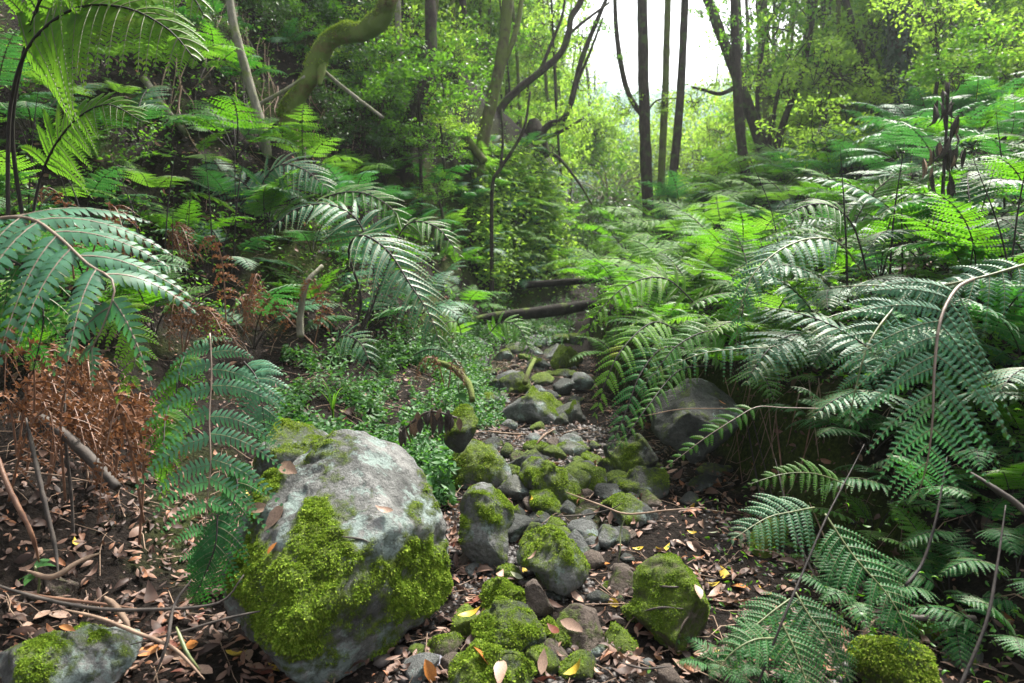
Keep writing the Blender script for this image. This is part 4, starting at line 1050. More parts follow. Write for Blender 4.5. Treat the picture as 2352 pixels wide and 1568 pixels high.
stick('fallen_log', 'thick dark fallen log across the stream, the lower of two', [(1020, 752, 8.7), (1090, 738, 8.75), (1160, 726, 8.8), (1250, 716, 8.85), (1340, 702, 9.0), (1440, 688, 9.2)], [.05, .075, .08, .078, .07, .06], 'log', 'log', 'fallen logs', 12, .12, 30)
stick('fallen_log', 'slim mossy log bridging the stream, the upper of two', [(1100, 658, 10.8), (1180, 656, 10.8), (1270, 650, 10.8), (1390, 642, 10.9)], [.055, .06, .055, .05], 'log', 'log', 'fallen logs', 10, .12, 24)
stick('branch', 'thin green mossy branch propped on the pyramid shaped rock', [(1205, 880, 5.6), (1215, 850, 5.7), (1228, 825, 5.9)], [.022, .02, .015], 'bark_olive', 'branch')
stick('branch', 'mossy fallen limb curving behind the small dead fern', [(1000, 830, 4.9), (1040, 845, 4.7), (1075, 880, 4.5), (1085, 920, 4.4)], [.02, .024, .024, .02], 'bark_olive', 'branch')
stick('branch', 'dark fallen limb slanting through the dead brown ferns', [(95, 960, 2.7), (150, 1000, 2.65), (210, 1055, 2.6), (270, 1120, 2.55)], [.018, .022, .02, .015], 'stick_dark', 'branch')
stick('branch', 'short bent grey stem rising at the foot of the silvery ferns', [(690, 775, 4.9), (690, 720, 4.9), (705, 650, 4.9), (740, 610, 5.0)], [.028, .024, .02, .014], 'bark_pale', 'branch')
# purple-grey canes and dark twigs at near left
for i, (lab, pts, r_, mt) in enumerate([
    ('pale purple cane standing in front of the dead brown ferns', [(60, 960, 2.5), (95, 1120, 2.4), (125, 1250, 2.35), (135, 1330, 2.3)], .008, 'stick_dark'),
    ('rusty orange cane leaning at the left edge', [(-20, 1010, 2.3), (20, 1120, 2.25), (70, 1220, 2.25), (90, 1290, 2.3)], .008, 'stem_dead'),
    ('long dark stick lying across the near leaf litter', [(-60, 1325, 2.1), (60, 1365, 2.05), (200, 1395, 2.02), (330, 1400, 2.0), (500, 1385, 2.02), (560, 1320, 2.05)], .006, 'stick_dark'),
    ('reddish stick lying parallel above the long dark stick', [(-30, 1345, 2.2), (100, 1370, 2.15), (220, 1385, 2.12), (330, 1400, 2.1)], .006, 'stem_dead'),
    ('thick tan twig crossing the leaf litter with a forked end', [(150, 1400, 2.0), (230, 1420, 1.97), (320, 1455, 1.95), (400, 1490, 1.93), (470, 1560, 1.9)], .006, 'stick_tan'),
    ('knobbly stub twig poking up from the litter', [(240, 1370, 2.1), (262, 1390, 2.07), (285, 1420, 2.02), (300, 1450, 2.0)], .010, 'stick_tan'),
    ('thin dark stick along the foot of the great boulder', [(300, 1480, 1.98), (420, 1450, 1.98), (520, 1420, 2.0), (640, 1395, 2.05)], .004, 'stick_dark'),
    ('olive green twig pointing at the litter', [(405, 1440, 1.95), (430, 1500, 1.9), (460, 1540, 1.9)], .006, 'stem_green'),
    ('dark twig slanting down through the litter corner', [(360, 1545, 1.9), (385, 1470, 1.93), (400, 1390, 2.0), (440, 1330, 2.05)], .005, 'stick_dark'),
    ('pale thin stem crossing behind the dead brown ferns', [(20, 1080, 2.9), (120, 1090, 2.85), (230, 1110, 2.8)], .004, 'stick_tan'),
    ('brown root bending into the dark hollow', [(60, 1310, 2.3), (120, 1325, 2.25), (180, 1290, 2.3), (230, 1270, 2.4)], .009, 'stick_tan'),
    ('black cane rising through the dead brown ferns', [(170, 1290, 2.7), (165, 1150, 2.7), (150, 1000, 2.7), (150, 880, 2.75)], .006, 'stick_dark'),
    ('bare twig lying over the grey stones', [(1270, 1186, 2.9), (1340, 1183, 2.85), (1400, 1170, 2.8), (1430, 1155, 2.78)], .004, 'stick_dark'),
    ('forked green twig over the rounded dark cobble', [(1300, 1130, 2.75), (1380, 1160, 2.7), (1440, 1180, 2.68), (1530, 1172, 2.66), (1620, 1165, 2.66)], .004, 'stick_tan'),
    ('drooping side twig hanging by the forked green twig', [(1440, 1180, 2.68), (1425, 1220, 2.66), (1425, 1260, 2.62), (1420, 1290, 2.62)], .0028, 'stem_green'),
    ('short dark stick on the yellow mossy wedge rock', [(1478, 1403, 2.02), (1520, 1395, 2.04), (1570, 1398, 2.06)], .004, 'stick_dark'),
    ('curved thin stick on top of the yellow mossy wedge rock', [(1500, 1345, 2.12), (1550, 1348, 2.12), (1600, 1345, 2.14)], .003, 'stick_dark'),
    ('slender stick lying on the leaf-strewn bed', [(1120, 990, 4.45), (1160, 995, 4.4), (1210, 997, 4.35)], .007, 'stick_tan'),
    ('short stick angled up beside the bare grey cobble', [(1232, 1020, 4.0), (1250, 1000, 4.05), (1275, 985, 4.1)], .008, 'stick_tan'),
    ('fine dark twig resting on the great boulder', [(785, 1232, 1.93), (830, 1238, 1.92), (850, 1246, 1.92)], .003, 'stick_dark'),
    ('long thread stem hanging across the large blue-black boulder', [(1480, 955, 3.3), (1560, 940, 3.2), (1650, 938, 3.0), (1730, 938, 2.85)], .0025, 'stick_tan'),
    ('stick lying at the bottom edge beside the big pale leaf', [(1420, 1520, 1.9), (1480, 1535, 1.88), (1540, 1530, 1.88)], .0035, 'stick_dark')]):
    if 'on the yellow' in lab or 'on top of the yellow' in lab or 'resting on the great' in lab:
        pts = [(pu, pv, snap(pu, pv)[0] - .004) for pu, pv, _ in pts]
    stick('twig', lab, pts, [r_ * .35, r_ * .9, r_, r_ * 1.05, r_ * .9, r_ * .8, r_ * .3], mt, 'twig', 'sticks and canes on the ground', 6, .2)
# dry canes at right
canes = []
for i in range(26):
    u0 = rnd.uniform(1880, 2360); v0 = rnd.uniform(1230, 1540)
    d0 = rnd.uniform(2.0, 2.9)
    lean = rnd.uniform(60, 330); up = rnd.uniform(180, 420)
    d1 = d0 + rnd.uniform(.1, .5)
    _, g0 = G(u0, v0)
    d0 = max(1.9, float((g0 - CAM) @ FWD)) + .02
    u1 = u0 + lean * rnd.choice([1, 1, .3, -.4]); v1 = v0 - up
    mid = ((u0 + u1) / 2 + rnd.uniform(-25, 25), (v0 + v1) / 2 + rnd.uniform(-20, 20), d0 + .25)
    mt = rnd.choice(['stem_dead', 'stick_tan', 'stem_pale', 'stick_dark'])
    r_ = rnd.uniform(.003, .0065)
    o = stick('dry_cane', None, [(u0, v0, d0), mid, (u1, v1, d0 + .5)], [r_, r_, r_ * .8, r_ * .25], mt, 'cane', 'dry canes under the great blue-green fern', 6, .12)
    AUTO.append((o, {'stem_dead': 'russet dry cane', 'stick_tan': 'tan dry cane', 'stem_pale': 'pale dry cane', 'stick_dark': 'dark dry cane'}[mt], P(*mid)))
stick('black_stalk', 'long straight black stalk crossing over the sprawling dark fern', [(1985, 1020, 2.3), (1960, 1070, 2.25), (1900, 1185, 2.1), (1850, 1300, 2.0), (1797, 1426, 1.9), (1734, 1590, 1.85)], [.001, .0025, .0032, .0034, .0034], 'stem_dark', 'stalk')
stick('black_stalk', 'glossy black curved stalk looping through the dry canes', [(2175, 1050, 2.2), (2150, 1190, 2.1), (2120, 1290, 2.05), (2080, 1345, 2.0)], [.0015, .003, .004, .0045, .0045], 'stem_dark', 'stalk')
stick('black_stalk', 'long black stalk bending to the lower right corner', [(2310, 1160, 2.1), (2290, 1300, 2.0), (2265, 1430, 1.92), (2200, 1590, 1.85)], [.0015, .0035, .0045, .005, .005], 'stem_dark', 'stalk')
stick('branch', 'thick brown branch slanting in from the right edge', [(2230, 1085, 2.3), (2290, 1125, 2.2), (2350, 1170, 2.15), (2420, 1250, 2.1)], [.003, .008, .011, .012, .013], 'stick_dark', 'branch')
stick('branch', 'black horizontal branch beside the shaggy rock', [(2090, 1418, 2.2), (2160, 1420, 2.2), (2240, 1420, 2.2)], .01, 'stick_dark', 'branch')
for i in range(30):
    left = i % 2
    u = rnd.uniform(30, 700) if left else rnd.uniform(1750, 2340); v = rnd.uniform(480, 720) if left else rnd.uniform(520, 760)
    d, p = G(u, v); d -= .1
    ln = rnd.uniform(.5, 1.1) * FPX / d; bend = rnd.uniform(-.35, .35) * ln
    r_ = rnd.uniform(.004, .007)
    o = stick('fern_stalk', None, [(u, v, d), (u + bend * .3, v - ln * .5, d - .05), (u + bend, v - ln, d - .15)], [r_, r_ * .9, r_ * .6, r_ * .15], 'stem_dark', 'stalk', 'bare black fern stalks', 6, .08)
    AUTO.append((o, ('leaning' if abs(bend) > .18 * ln else 'upright') + ' black stalk', P(u + bend * .3, v - ln * .5, d)))
wp_ = P(2175, 640, 4.0)
wt = thing('withered_plant', tuple(wp_), 'tall withered plant with dark shrivelled leaves hanging round its stalk', 'withered plant')
wpath = spline(np.array([P(2175, 640, 4.0), P(2165, 480, 4.0), P(2172, 330, 4.0), P(2180, 190, 4.0)]) - wp_, 24)
link('stalk', make_mesh('stalk', *tube(wpath, [.012, .011, .009, .005], 7, .1), [M['stem_dark']], smooth=True), wt)
for i in range(60):
    tv, tq = leaf_tpl(rnd.uniform(.2, .8), rnd.uniform(.4, .9))
    o = link('leaf', make_mesh('leaf', tv * np.array([1, .5, 1]), [tq], [M['stick_dark' if rnd.random() < .8 else 'stick_tan']], smooth=True), wt)
    q = wpath[int(24 * rnd.random() ** .8)]; sz_ = rnd.uniform(.07, .16)
    o.location = (q[0] + rnd.uniform(-.08, .08), q[1] + rnd.uniform(-.08, .08), q[2] - sz_ * .4); o.scale = (sz_,) * 3; o.rotation_euler = (rnd.uniform(-.5, .5), rnd.uniform(1.0, 1.9), rnd.uniform(0, 6.28))
bb = P(1400, 470, 19)
tw_ = []
for i in range(46):
    a_ = rnd.uniform(0, 6.28); l_ = rnd.uniform(.8, 2.2)
    e_ = np.array([math.cos(a_) * l_ * .8, math.sin(a_) * l_ * .5, l_ * rnd.uniform(-.3, .7)])
    tw_.append(tube(spline(np.array([(0, 0, 0), e_ * .5 + np.array([0, 0, .15]), e_ + np.array([0, 0, -.2 * l_])]), 8), [.03, .018, .008], 4, .1, i))
tag(link('bare_bush', make_mesh('bare_bush', *merge(tw_), [M['bark_pale']]), loc=tuple(bb)), 'grey leafless bush spreading over the far end of the bluff', 'bush')
# hanging roots and vines on the upper left slope
for i in range(84):
    u = rnd.uniform(380, 1000); v = rnd.uniform(-30, 200)
    ln = rnd.uniform(70, 190); bend = rnd.uniform(-60, 70); r_ = rnd.uniform(.003, .010)
    q = []
    for f in (0, .33, .66, 1):
        uu, vv = u + bend * f * f + rnd.uniform(-14, 14), v + ln * f
        dd, _ = G(uu, vv)
        q.append((uu, vv, min(dd, 11) - rnd.uniform(.03, .22)))
    o = stick('hanging_root', None, q, [r_, r_ * .8, r_ * .5], rnd.choice(['stick_tan', 'stick_tan', 'stick_dark', 'stem_dead']), 'root', 'roots hanging on the upper slope', 5, .2)
    AUTO.append((o, ('thick' if r_ > .0065 else 'thin') + ' hanging root', P(*q[1])))
for i in range(18):
    u = rnd.uniform(1560, 1900); v = rnd.uniform(860, 960); ln = rnd.uniform(90, 230); bend = rnd.uniform(-60, 60)
    q = []
    for f in (0, .4, .75, 1):
        uu, vv = u + bend * f, v + ln * f
        dd, _ = G(uu, vv); q.append((uu, vv, dd - rnd.uniform(.02, .12)))
    r_ = rnd.uniform(.002, .005)
    o = stick('bank_root', None, q, [r_, r_, r_ * .5], rnd.choice(['stem_dead', 'stick_dark', 'stick_tan']), 'root', 'roots under the right bank lip', 5, .2)
    AUTO.append((o, 'thin bank root', P(*q[1])))
for lab, pts, r_ in [
    ('pale bare branch jutting from the slim grey tree foot', [(480, 275, 7.2), (560, 255, 7.2), (640, 215, 7.2), (700, 175, 7.3)], [.03, .028, .02, .012]),
    ('long pale pole leaning below the crooked mossy trunk', [(740, 160, 7.6), (800, 210, 7.5), (880, 270, 7.4)], [.025, .022, .018]),
    ('grey fallen branch lying on the upper slope litter', [(330, 180, 6.6), (380, 250, 6.5), (430, 310, 6.4)], [.035, .03, .025])]:
    stick('branch', lab, pts, r_, 'bark_pale', 'branch')

# ------------------------------------------------------------------ leaves and litter
def scatter_leaves(name, label, pts, nrmv, size, mat, g, tilt=.35, kind='stuff', vary=4):
    tp = [leaf_tpl(g.uniform(-.5, .7), g.uniform(-.3, .6)) for _ in range(vary)]
    n = len(pts)
    ang = g.uniform(0, 2 * np.pi, n)
    N = nrm(nrmv + g.normal(0, tilt, (n, 3)))
    A = nrm(np.stack([np.cos(ang), np.sin(ang), np.zeros(n)], 1)); A = nrm(A - N * (A * N).sum(1)[:, None]); Bv = np.cross(N, A)
    Vs, Fs, off = [], [], 0
    which = g.integers(0, vary, n)
    for k, (tv, tq) in enumerate(tp):
        ix = np.nonzero(which == k)[0]
        if not len(ix): continue
        s = size[ix][:, None, None]
        asp = g.uniform(.7, 1.15, len(ix))[:, None, None]
        V = pts[ix][:, None] + s * (tv[None, :, 0:1] * A[ix][:, None] + asp * tv[None, :, 1:2] * Bv[ix][:, None] + tv[None, :, 2:3] * N[ix][:, None])
        o = (np.arange(len(ix)) * len(tv))[:, None, None] + off
        Vs.append(V.reshape(-1, 3)); Fs.append((tq[None] + o).reshape(-1, 4)); off += len(ix) * len(tv)
    ob = link(name, make_mesh(name, np.vstack(Vs), [np.vstack(Fs)], [mat]))
    tag(ob, label, kind=kind)
    return ob
def gpts(x, y, lift=0.012):
    z = terr(x, y)
    e = .03
    nx = -(terr(x + e, y) - z) / e; ny = -(terr(x, y + e) - z) / e
    return np.stack([x, y, z + lift], 1), nrm(np.stack([nx, ny, np.ones_like(x)], 1))

g = np.random.default_rng(5)
X, Y = [], []
def field(n, yr, fx, keep=None, power=1.0):
    y = yr[0] + (yr[1] - yr[0]) * g.random(n) ** power
    x = xs(y) + g.uniform(fx[0], fx[1], n)
    if keep is not None:
        k = g.random(n) < keep(x, y); x, y = x[k], y[k]
    X.append(x); Y.append(y)
field(5600, (1.5, 7.5), (-1.0, 1.4), lambda x, y: (.3 + .7 * sstep(-.1, .35, fbm(np.stack([x * 2.2, y * 2.2, x * 0], -1), 3, 40))) * np.where((y > 2.6) & (y < 3.75), .22, 1), 1.2)
field(3300, (1.5, 3.1), (-2.4, -.3)); field(1100, (1.6, 4.2), (.1, 1.3))
field(6200, (3.0, 10), (-6.0, -.6), lambda x, y: .8 + 0 * x)
field(3200, (2.0, 8), (.8, 4.5))
x, y = np.concatenate(X), np.concatenate(Y)
pts, nv = gpts(x, y)
pts[:, 2] += g.uniform(0, .02, len(x))
sz = g.gamma(5, .0085, len(x)).clip(.018, .10)
sz *= g.choice([.55, .8, 1.0, 1.15], len(sz), p=[.35, .25, .25, .15])
scatter_leaves('leaf_litter', 'brown dry leaf litter strewn over the stream bed and banks', pts, nv, sz, M['litter'], g, .33)
# small debris: chips of dead fern
n = 7000
y = 1.5 + 6 * g.random(n) ** 1.2; x = xs(y) + np.where(g.random(n) < .5, g.uniform(-3.2, -.4, n), g.uniform(-.7, 3.0, n))
pts, nv = gpts(x, y); scatter_leaves('dead_leaf_debris', 'fine brown crumbs of rotted leaves between the larger leaves', pts, nv, g.uniform(.012, .03, n), M['litter'], g, .6)

def twig_litter():
    parts = []
    for _ in range(1500):
        y = 1.5 + 6 * rnd.random() ** 1.2; x = float(xs(y)) + (rnd.uniform(-3.0, -.3) if rnd.random() < .5 else rnd.uniform(-.8, 2.6))
        L = rnd.uniform(.05, .28); a = rnd.uniform(0, 6.28); r_ = rnd.uniform(.0009, .0026)
        q = []
        for f in (-.5, -.1, .25, .5):
            xx, yy = x + math.cos(a) * L * f + rnd.uniform(-.012, .012), y + math.sin(a) * L * f + rnd.uniform(-.012, .012)
            q.append((xx, yy, float(tlook(np.array([xx]), np.array([yy]))[0]) + rnd.uniform(.006, .035)))
        parts.append(tube(np.array(q), [r_, r_, r_ * .6], 4, cap=False))
    tag(link('twig_litter', make_mesh('twig_litter', *merge(parts), [M['stick_tan']])), 'thin broken twigs strewn through the leaf litter', kind='stuff')
twig_litter()

# gravel
def gravel():
    n = 11000
    y = 1.5 + 4 * g.random(n) ** 1.3; x = xs(y) + g.normal(0, .42, n)
    k = fbm(np.stack([x * 1.8, y * 1.8, x * 0 + 3], -1), 2, 70) > -.25
    x, y = x[k], y[k]; n = len(x)
    p, nv = gpts(x, y, 0)
    V0, F0 = ICO[1]
    s = g.gamma(3, .0035, n).clip(.004, .03)[:, None, None]
    st = np.stack([g.uniform(.7, 1.3, n), g.uniform(.7, 1.3, n), g.uniform(.45, .8, n)], 1)[:, None]
    V = V0[None] * (1 + .18 * g.normal(0, 1, (n, len(V0), 1))) * s * st
    V = V + p[:, None]
    o = (np.arange(n) * len(V0))[:, None, None]
    ob = link('gravel', make_mesh('gravel', V.reshape(-1, 3), [(F0[None] + o).reshape(-1, 3)], [M['pebble']], smooth=True))
    tag(ob, 'dark wet gravel between the stones of the stream bed', kind='stuff')
gravel()

# ground cover: small-leaved creeping plant
def ground_cover():
    Vs = []; P_, N_, S_ = [], [], []
    def patch(n, uv, hmax):
        for _ in range(n):
            u = rnd.uniform(uv[0], uv[2]); v = rnd.uniform(uv[1], uv[3])
            if len(uv) > 4 and not uv[4](u, v): continue
            d, p = G(u, v)
            if fbm(np.array([p[0] * 2.6, p[1] * 2.6, 1.0]), 3, 60) < -.45 + .3 * (rnd.random() - .5): continue
            h = hmax * (1 + .6 * float(fbm(np.array([p[0] * 3.5, p[1] * 3.5, 4.0]), 2, 61))) * rnd.uniform(.35, 1)
            lean = np.array([rnd.uniform(-.5, .5), rnd.uniform(-.5, .3), 1.0])
            m = rnd.randint(5, 9)
            for q in range(m):
                t = (q + 1) / m
                pos = p + lean * h * t + np.array([rnd.uniform(-.02, .02), rnd.uniform(-.02, .02), 0])
                P_.append(pos); N_.append((rnd.uniform(-.6, .6), rnd.uniform(-.7, .3), 1)); S_.append(rnd.uniform(.024, .055) * (1.15 if v > 960 else 1))
    inside = lambda u, v: (u - 640) / 480 + (v - 800) / 700 > .05 and v < 1140 - max(0, (900 - u)) * .35 and u < 1120 - max(0, (v - 950)) * .55
    patch(2100, (640, 810, 1120, 1150, inside), .17)
    patch(600, (1050, 690, 1320, 800), .15)
    patch(900, (800, 800, 1110, 960), .16)
    patch(500, (940, 860, 1130, 1010), .12)
    patch(260, (930, 1060, 1040, 1180), .16)
    patch(500, (1060, 745, 1300, 800), .2)
    patch(260, (900, 745, 1150, 830), .2)
    patch(120, (1120, 900, 1160, 1010), .08)
    pts = np.array(P_); nv = nrm(np.array(N_)); sz = np.array(S_)
    scatter_leaves('ground_cover', 'low leafy green ground cover between boulder and ferns', pts, nv, sz, M['cover'], g, .35)
ground_cover()

def undergrowth():
    P_, N_, S_ = [], [], []
    def clump(u, v, n, h, leaf):
        d, p = G(u, v)
        if d > 22: return
        for _ in range(n):
            a = rnd.uniform(0, 6.28); r_ = abs(rnd.gauss(0, .16))
            P_.append(p + np.array([math.cos(a) * r_, math.sin(a) * r_, h * rnd.random()])); N_.append((rnd.uniform(-.7, .7), rnd.uniform(-.8, .3), .8)); S_.append(leaf * rnd.uniform(.6, 1.2))
    for _ in range(420):
        u = rnd.uniform(-60, 1330); v0 = np.interp(u, [-100, 480, 900, 1325], [0, 0, 120, 430]); v1 = np.interp(u, [-100, 350, 650, 1000, 1325], [850, 780, 790, 780, 660])
        clump(u, rnd.uniform(v0, v1), rnd.randint(14, 34), .3, .05)
    for _ in range(420):
        u = rnd.uniform(1340, 2480); v0 = np.interp(u, [1330, 1700, 2352], [540, 430, 200]); v1 = np.interp(u, [1330, 1700, 2480], [780, 840, 1150])
        clump(u, rnd.uniform(v0, v1), rnd.randint(14, 34), .3, .05)
    for _ in range(90):
        clump(rnd.uniform(1650, 2400), rnd.uniform(1180, 1560), rnd.randint(6, 14), .1, .028)
    scatter_leaves('undergrowth', 'low tangled green undergrowth between the ferns', np.array(P_), nrm(np.array(N_)), np.array(S_), M['leaf_tree'], g, .4)
undergrowth()
def bluff_growth():
    P_, N_, S_ = [], [], []
    for _ in range(420):
        u = rnd.uniform(1085, 1330); v = rnd.uniform(np.interp(u, [1085, 1236, 1330], [330, 370, 520]), 650)
        d, p = G(u, v)
        if d > 16: continue
        for _k in range(rnd.randint(16, 40)):
            P_.append(p + np.array([rnd.gauss(.06, .13), rnd.gauss(-.1, .13), rnd.gauss(.05, .13)])); N_.append((rnd.uniform(-.2, .9), rnd.uniform(-.9, .2), rnd.uniform(.2, .9))); S_.append(rnd.uniform(.04, .10))
    scatter_leaves('bluff_growth', 'yellow-green mossy growth covering the steep face above the logs', np.array(P_), nrm(np.array(N_)), np.array(S_), M['leaf_lime'], g, .4)
bluff_growth()

# fallen leaves one can pick out
LEAFM = {}
def fallen_leaf(label, u, v, size, mat, lift=.02, rot=None, on=None, tilt=.3):
    d, p, nv_ = snap(u, v)
    if label is None and (nv_[2] < .75 or rnd.random() < .5) and d < G(u, v)[0] - .01: return None
    if nv_[2] < .15: nv_ = nrm(nv_ + np.array([0, 0, .3]))
    key = (mat, rnd.randrange(3))
    if key not in LEAFM:
        tv, tq = leaf_tpl(rnd.uniform(-.3, .6), rnd.uniform(-.2, .5))
        LEAFM[key] = make_mesh('fallen_leaf', tv, [tq], [M[mat]], smooth=True)
    p = p + nv_ * (lift * .6)
    o = link('fallen_leaf', LEAFM[key], loc=tuple(p))
    o.scale = (size, size, size)
    nn = Vector(nv_ + np.array([rnd.uniform(-tilt, tilt), rnd.uniform(-tilt, tilt), 0])).normalized()
    qz = nn.to_track_quat('Z', 'Y').to_matrix().to_4x4()
    from mathutils import Matrix
    o.rotation_euler = (qz @ Matrix.Rotation(rot if rot is not None else rnd.uniform(0, 6.28), 4, 'Z')).to_euler()
    tag(o, label, 'leaf', 'fallen leaves')
    if label is None:
        AUTO.append((o, dict(leaf_tan='tan', leaf_orange='orange', leaf_yellow='yellow', leaf_red='dark red', leaf_pale='pale green', leaf_grey='grey')[mat] + ' fallen leaf', p))
    return o
for lab, u, v, s, m_, on in [
    ('tan oval leaf lying on the bare face of the great boulder', 880, 1180, .062, 'leaf_tan', 1.93),
    ('curled pink-brown leaf on the moss of the great boulder', 590, 1170, .09, 'leaf_tan', 2.02), ('pink-brown leaf crossing the curled one on the great boulder', 635, 1190, .10, 'leaf_tan', 2.0),
    ('small orange leaf on the great boulder moss', 632, 1262, .045, 'leaf_orange', 1.96), ('yellow leaf by the great boulder top edge', 566, 1140, .05, 'leaf_yellow', 2.1),
    ('long curled brown leaf on the great boulder crest', 660, 1078, .12, 'leaf_tan', 2.3),
    ('bright yellow leaf on the litter below the great boulder', 545, 1515, .085, 'leaf_yellow', None), ('dark red leaf below the bright yellow leaf', 600, 1548, .09, 'leaf_red', None),
    ('large orange-tan leaf standing up in the near litter', 345, 1500, .10, 'leaf_orange', None), ('broad rust leaf in the near litter', 440, 1490, .10, 'leaf_orange', None),
    ('slate leaf among near litter', 420, 1530, .06, 'leaf_grey', None), ('small orange leaf upright against the litter sticks', 405, 1415, .06, 'leaf_orange', None),
    ('tall grey-brown leaf standing by the great boulder foot', 508, 1365, .13, 'leaf_tan', None), ('yellow torn leaf in the dark hollow on the near left', 172, 1255, .06, 'leaf_yellow', None),
    ('broad pale leaf with wavy edge on the mud', 1440, 1510, .105, 'leaf_pale', None), ('yellow curled leaf on the mud at the bottom', 1325, 1540, .07, 'leaf_yellow', None),
    ('pale green leaf on the gravel', 1182, 1325, .06, 'leaf_pale', None), ('ochre leaf beside the pale green leaf on gravel', 1207, 1318, .05, 'leaf_yellow', None),
    ('blue-grey leaf upright against the broad grey rock', 1010, 1530, .10, 'leaf_grey', 1.9), ('orange leaf behind the blue-grey upright leaf', 985, 1545, .09, 'leaf_orange', 1.92),
    ('orange curled leaf on top of the broad grey rock', 1100, 1513, .075, 'leaf_orange', 1.88), ('yellow-green leaf by the moss dome', 1315, 1360, .035, 'leaf_yellow', None),
    ('yellow leaf on the right bank litter', 1755, 1365, .06, 'leaf_yellow', None), ('orange leaf beside the yellow leaf on the right bank litter', 1700, 1355, .09, 'leaf_orange', None),
    ('pale tan leaf behind the yellow mossy wedge rock', 1645, 1375, .11, 'leaf_tan', None), ('yellow leaf at the hollow mouth', 1590, 1157, .045, 'leaf_yellow', None),
    ('orange leaf caught on a stem above the hollow', 1656, 928, .05, 'leaf_orange', 3.2), ('dark curled leaf by the upright mossy stone', 1040, 1260, .08, 'leaf_red', None),
    ('orange leaf by the upright mossy stone', 1030, 1200, .05, 'leaf_orange', None), ('yellow leaf wedged under the dark round mossy stone', 1225, 1150, .045, 'leaf_yellow', 2.95),
    ('red leaf on the leaf-strewn bed', 1155, 990, .055, 'leaf_red', None), ('pale leaf at the right stream margin', 1640, 1230, .05, 'leaf_pale', None), ('small yellow leaf at the right stream margin', 1590, 1230, .05, 'leaf_yellow', None)]:
    fallen_leaf(lab, u, v, s, m_, on=on)
for i in range(95):
    u, v = (rnd.uniform(0, 900), rnd.uniform(1400, 1560)) if i < 30 else (rnd.uniform(1020, 1680), rnd.uniform(1210, 1560))
    fallen_leaf(None, u, v, rnd.uniform(.05, .095), rnd.choices(['leaf_tan', 'leaf_orange', 'leaf_yellow', 'leaf_red'], [9, 2.2, .7, 2])[0], lift=.025)
# clump of dry hanging leaves behind the upright stone
cl = thing('dead_leaf_spray', tuple(P(1010, 960, 3.4)), 'spray of dry brown leaves hanging beside the moss-rimmed rock', 'leaf spray')
sp = spline(np.array([P(930, 985, 3.5), P(985, 945, 3.45), P(1050, 960, 3.4)]) - P(1010, 960, 3.4), 8)
link('stem', make_mesh('stem', *tube(sp, .006, 6), [M['stick_dark']], smooth=True), cl)
for i in range(26):
    tv, tq = leaf_tpl(rnd.uniform(0, .5), rnd.uniform(.2, .6))
    o = link('leaf', make_mesh('leaf', tv, [tq], [M['stick_dark' if rnd.random() < .6 else 'stick_tan']], smooth=True), cl)
    q = sp[rnd.randrange(8)]
    s = rnd.uniform(.07, .12)
    o.location = (q[0] + rnd.uniform(-.03, .03), q[1] + rnd.uniform(-.05, .02), q[2] - s * .4 + rnd.uniform(-.02, .02)); o.scale = (s,) * 3
    o.rotation_euler = (rnd.uniform(-.5, .5), rnd.uniform(1.1, 1.8), rnd.uniform(0, 6.28))

# broad-leaved seedling
def seedling(label, u, v, d, n, size, mat='cover', hgt=.25):
    p = P(u, v, d)
    t = thing('seedling', tuple(p), label, 'seedling', 'broad-leaved seedlings')
    link('stem', make_mesh('stem', *tube(spline(np.array([(0, 0, -hgt), (.01, 0, -hgt / 2), (0, 0, 0)]), 8), .004, 5), [M['stem_green']]), t)
    for i in range(n):
        tv, tq = leaf_tpl(-.3, .15)
        tv = tv + np.array([.5, 0, 0])
        o = link('leaf', make_mesh('leaf', tv, [tq], [M[mat]], smooth=True), t)
        s = size * rnd.uniform(.8, 1.1); o.scale = (s, s * 1.25, s)
        o.rotation_euler = (rnd.uniform(-.2, .2), rnd.uniform(-.1, .35), 6.28 * i / n + rnd.uniform(-.3, .3)); o.location = (0, 0, -.03 * (i // 2))
seedling('broad-leaved seedling above the ground cover by the dark shaded rock', 1052, 878, 4.6, 5, .16)
seedling('small seedling with two pairs of leaves in the dark hollow', 565, 1255, 2.3, 4, .05, hgt=.12)
seedling('tiny seedling at the foot of the purple cane', 80, 1300, 2.3, 4, .07, hgt=.1)
# grass tuft
def grass_tuft(label, u, v, d, n, ln):
    p = P(u, v, d)
    parts = []
    for i in range(n):
        a = rnd.uniform(0, 6.28); L = ln * rnd.uniform(.6, 1.1)
        t = np.linspace(0, 1, 8)[:, None]
        out = np.array([math.cos(a), math.sin(a) * .6, 0]) * L * rnd.uniform(.2, .8)
        c = t * np.array([0, 0, L]) + out * t ** 2 + np.array([0, 0, -.45 * L]) * t ** 3
        sd = np.array([-math.sin(a), math.cos(a), 0]) * .006 * (1 - t ** 1.5 * .95)
        V = np.concatenate([c - sd, c + sd]); m = 8
        parts.append((V, [np.array([(k, k + 1, m + k + 1, m + k) for k in range(m - 1)])]))
    o = link('grass_tuft', make_mesh('grass_tuft', *merge(parts), [M['fern_lime']]), loc=tuple(p))
    tag(o, label, 'grass')
grass_tuft('bright narrow grass blades rising from the ground cover', 765, 960, 3.4, 9, .36)

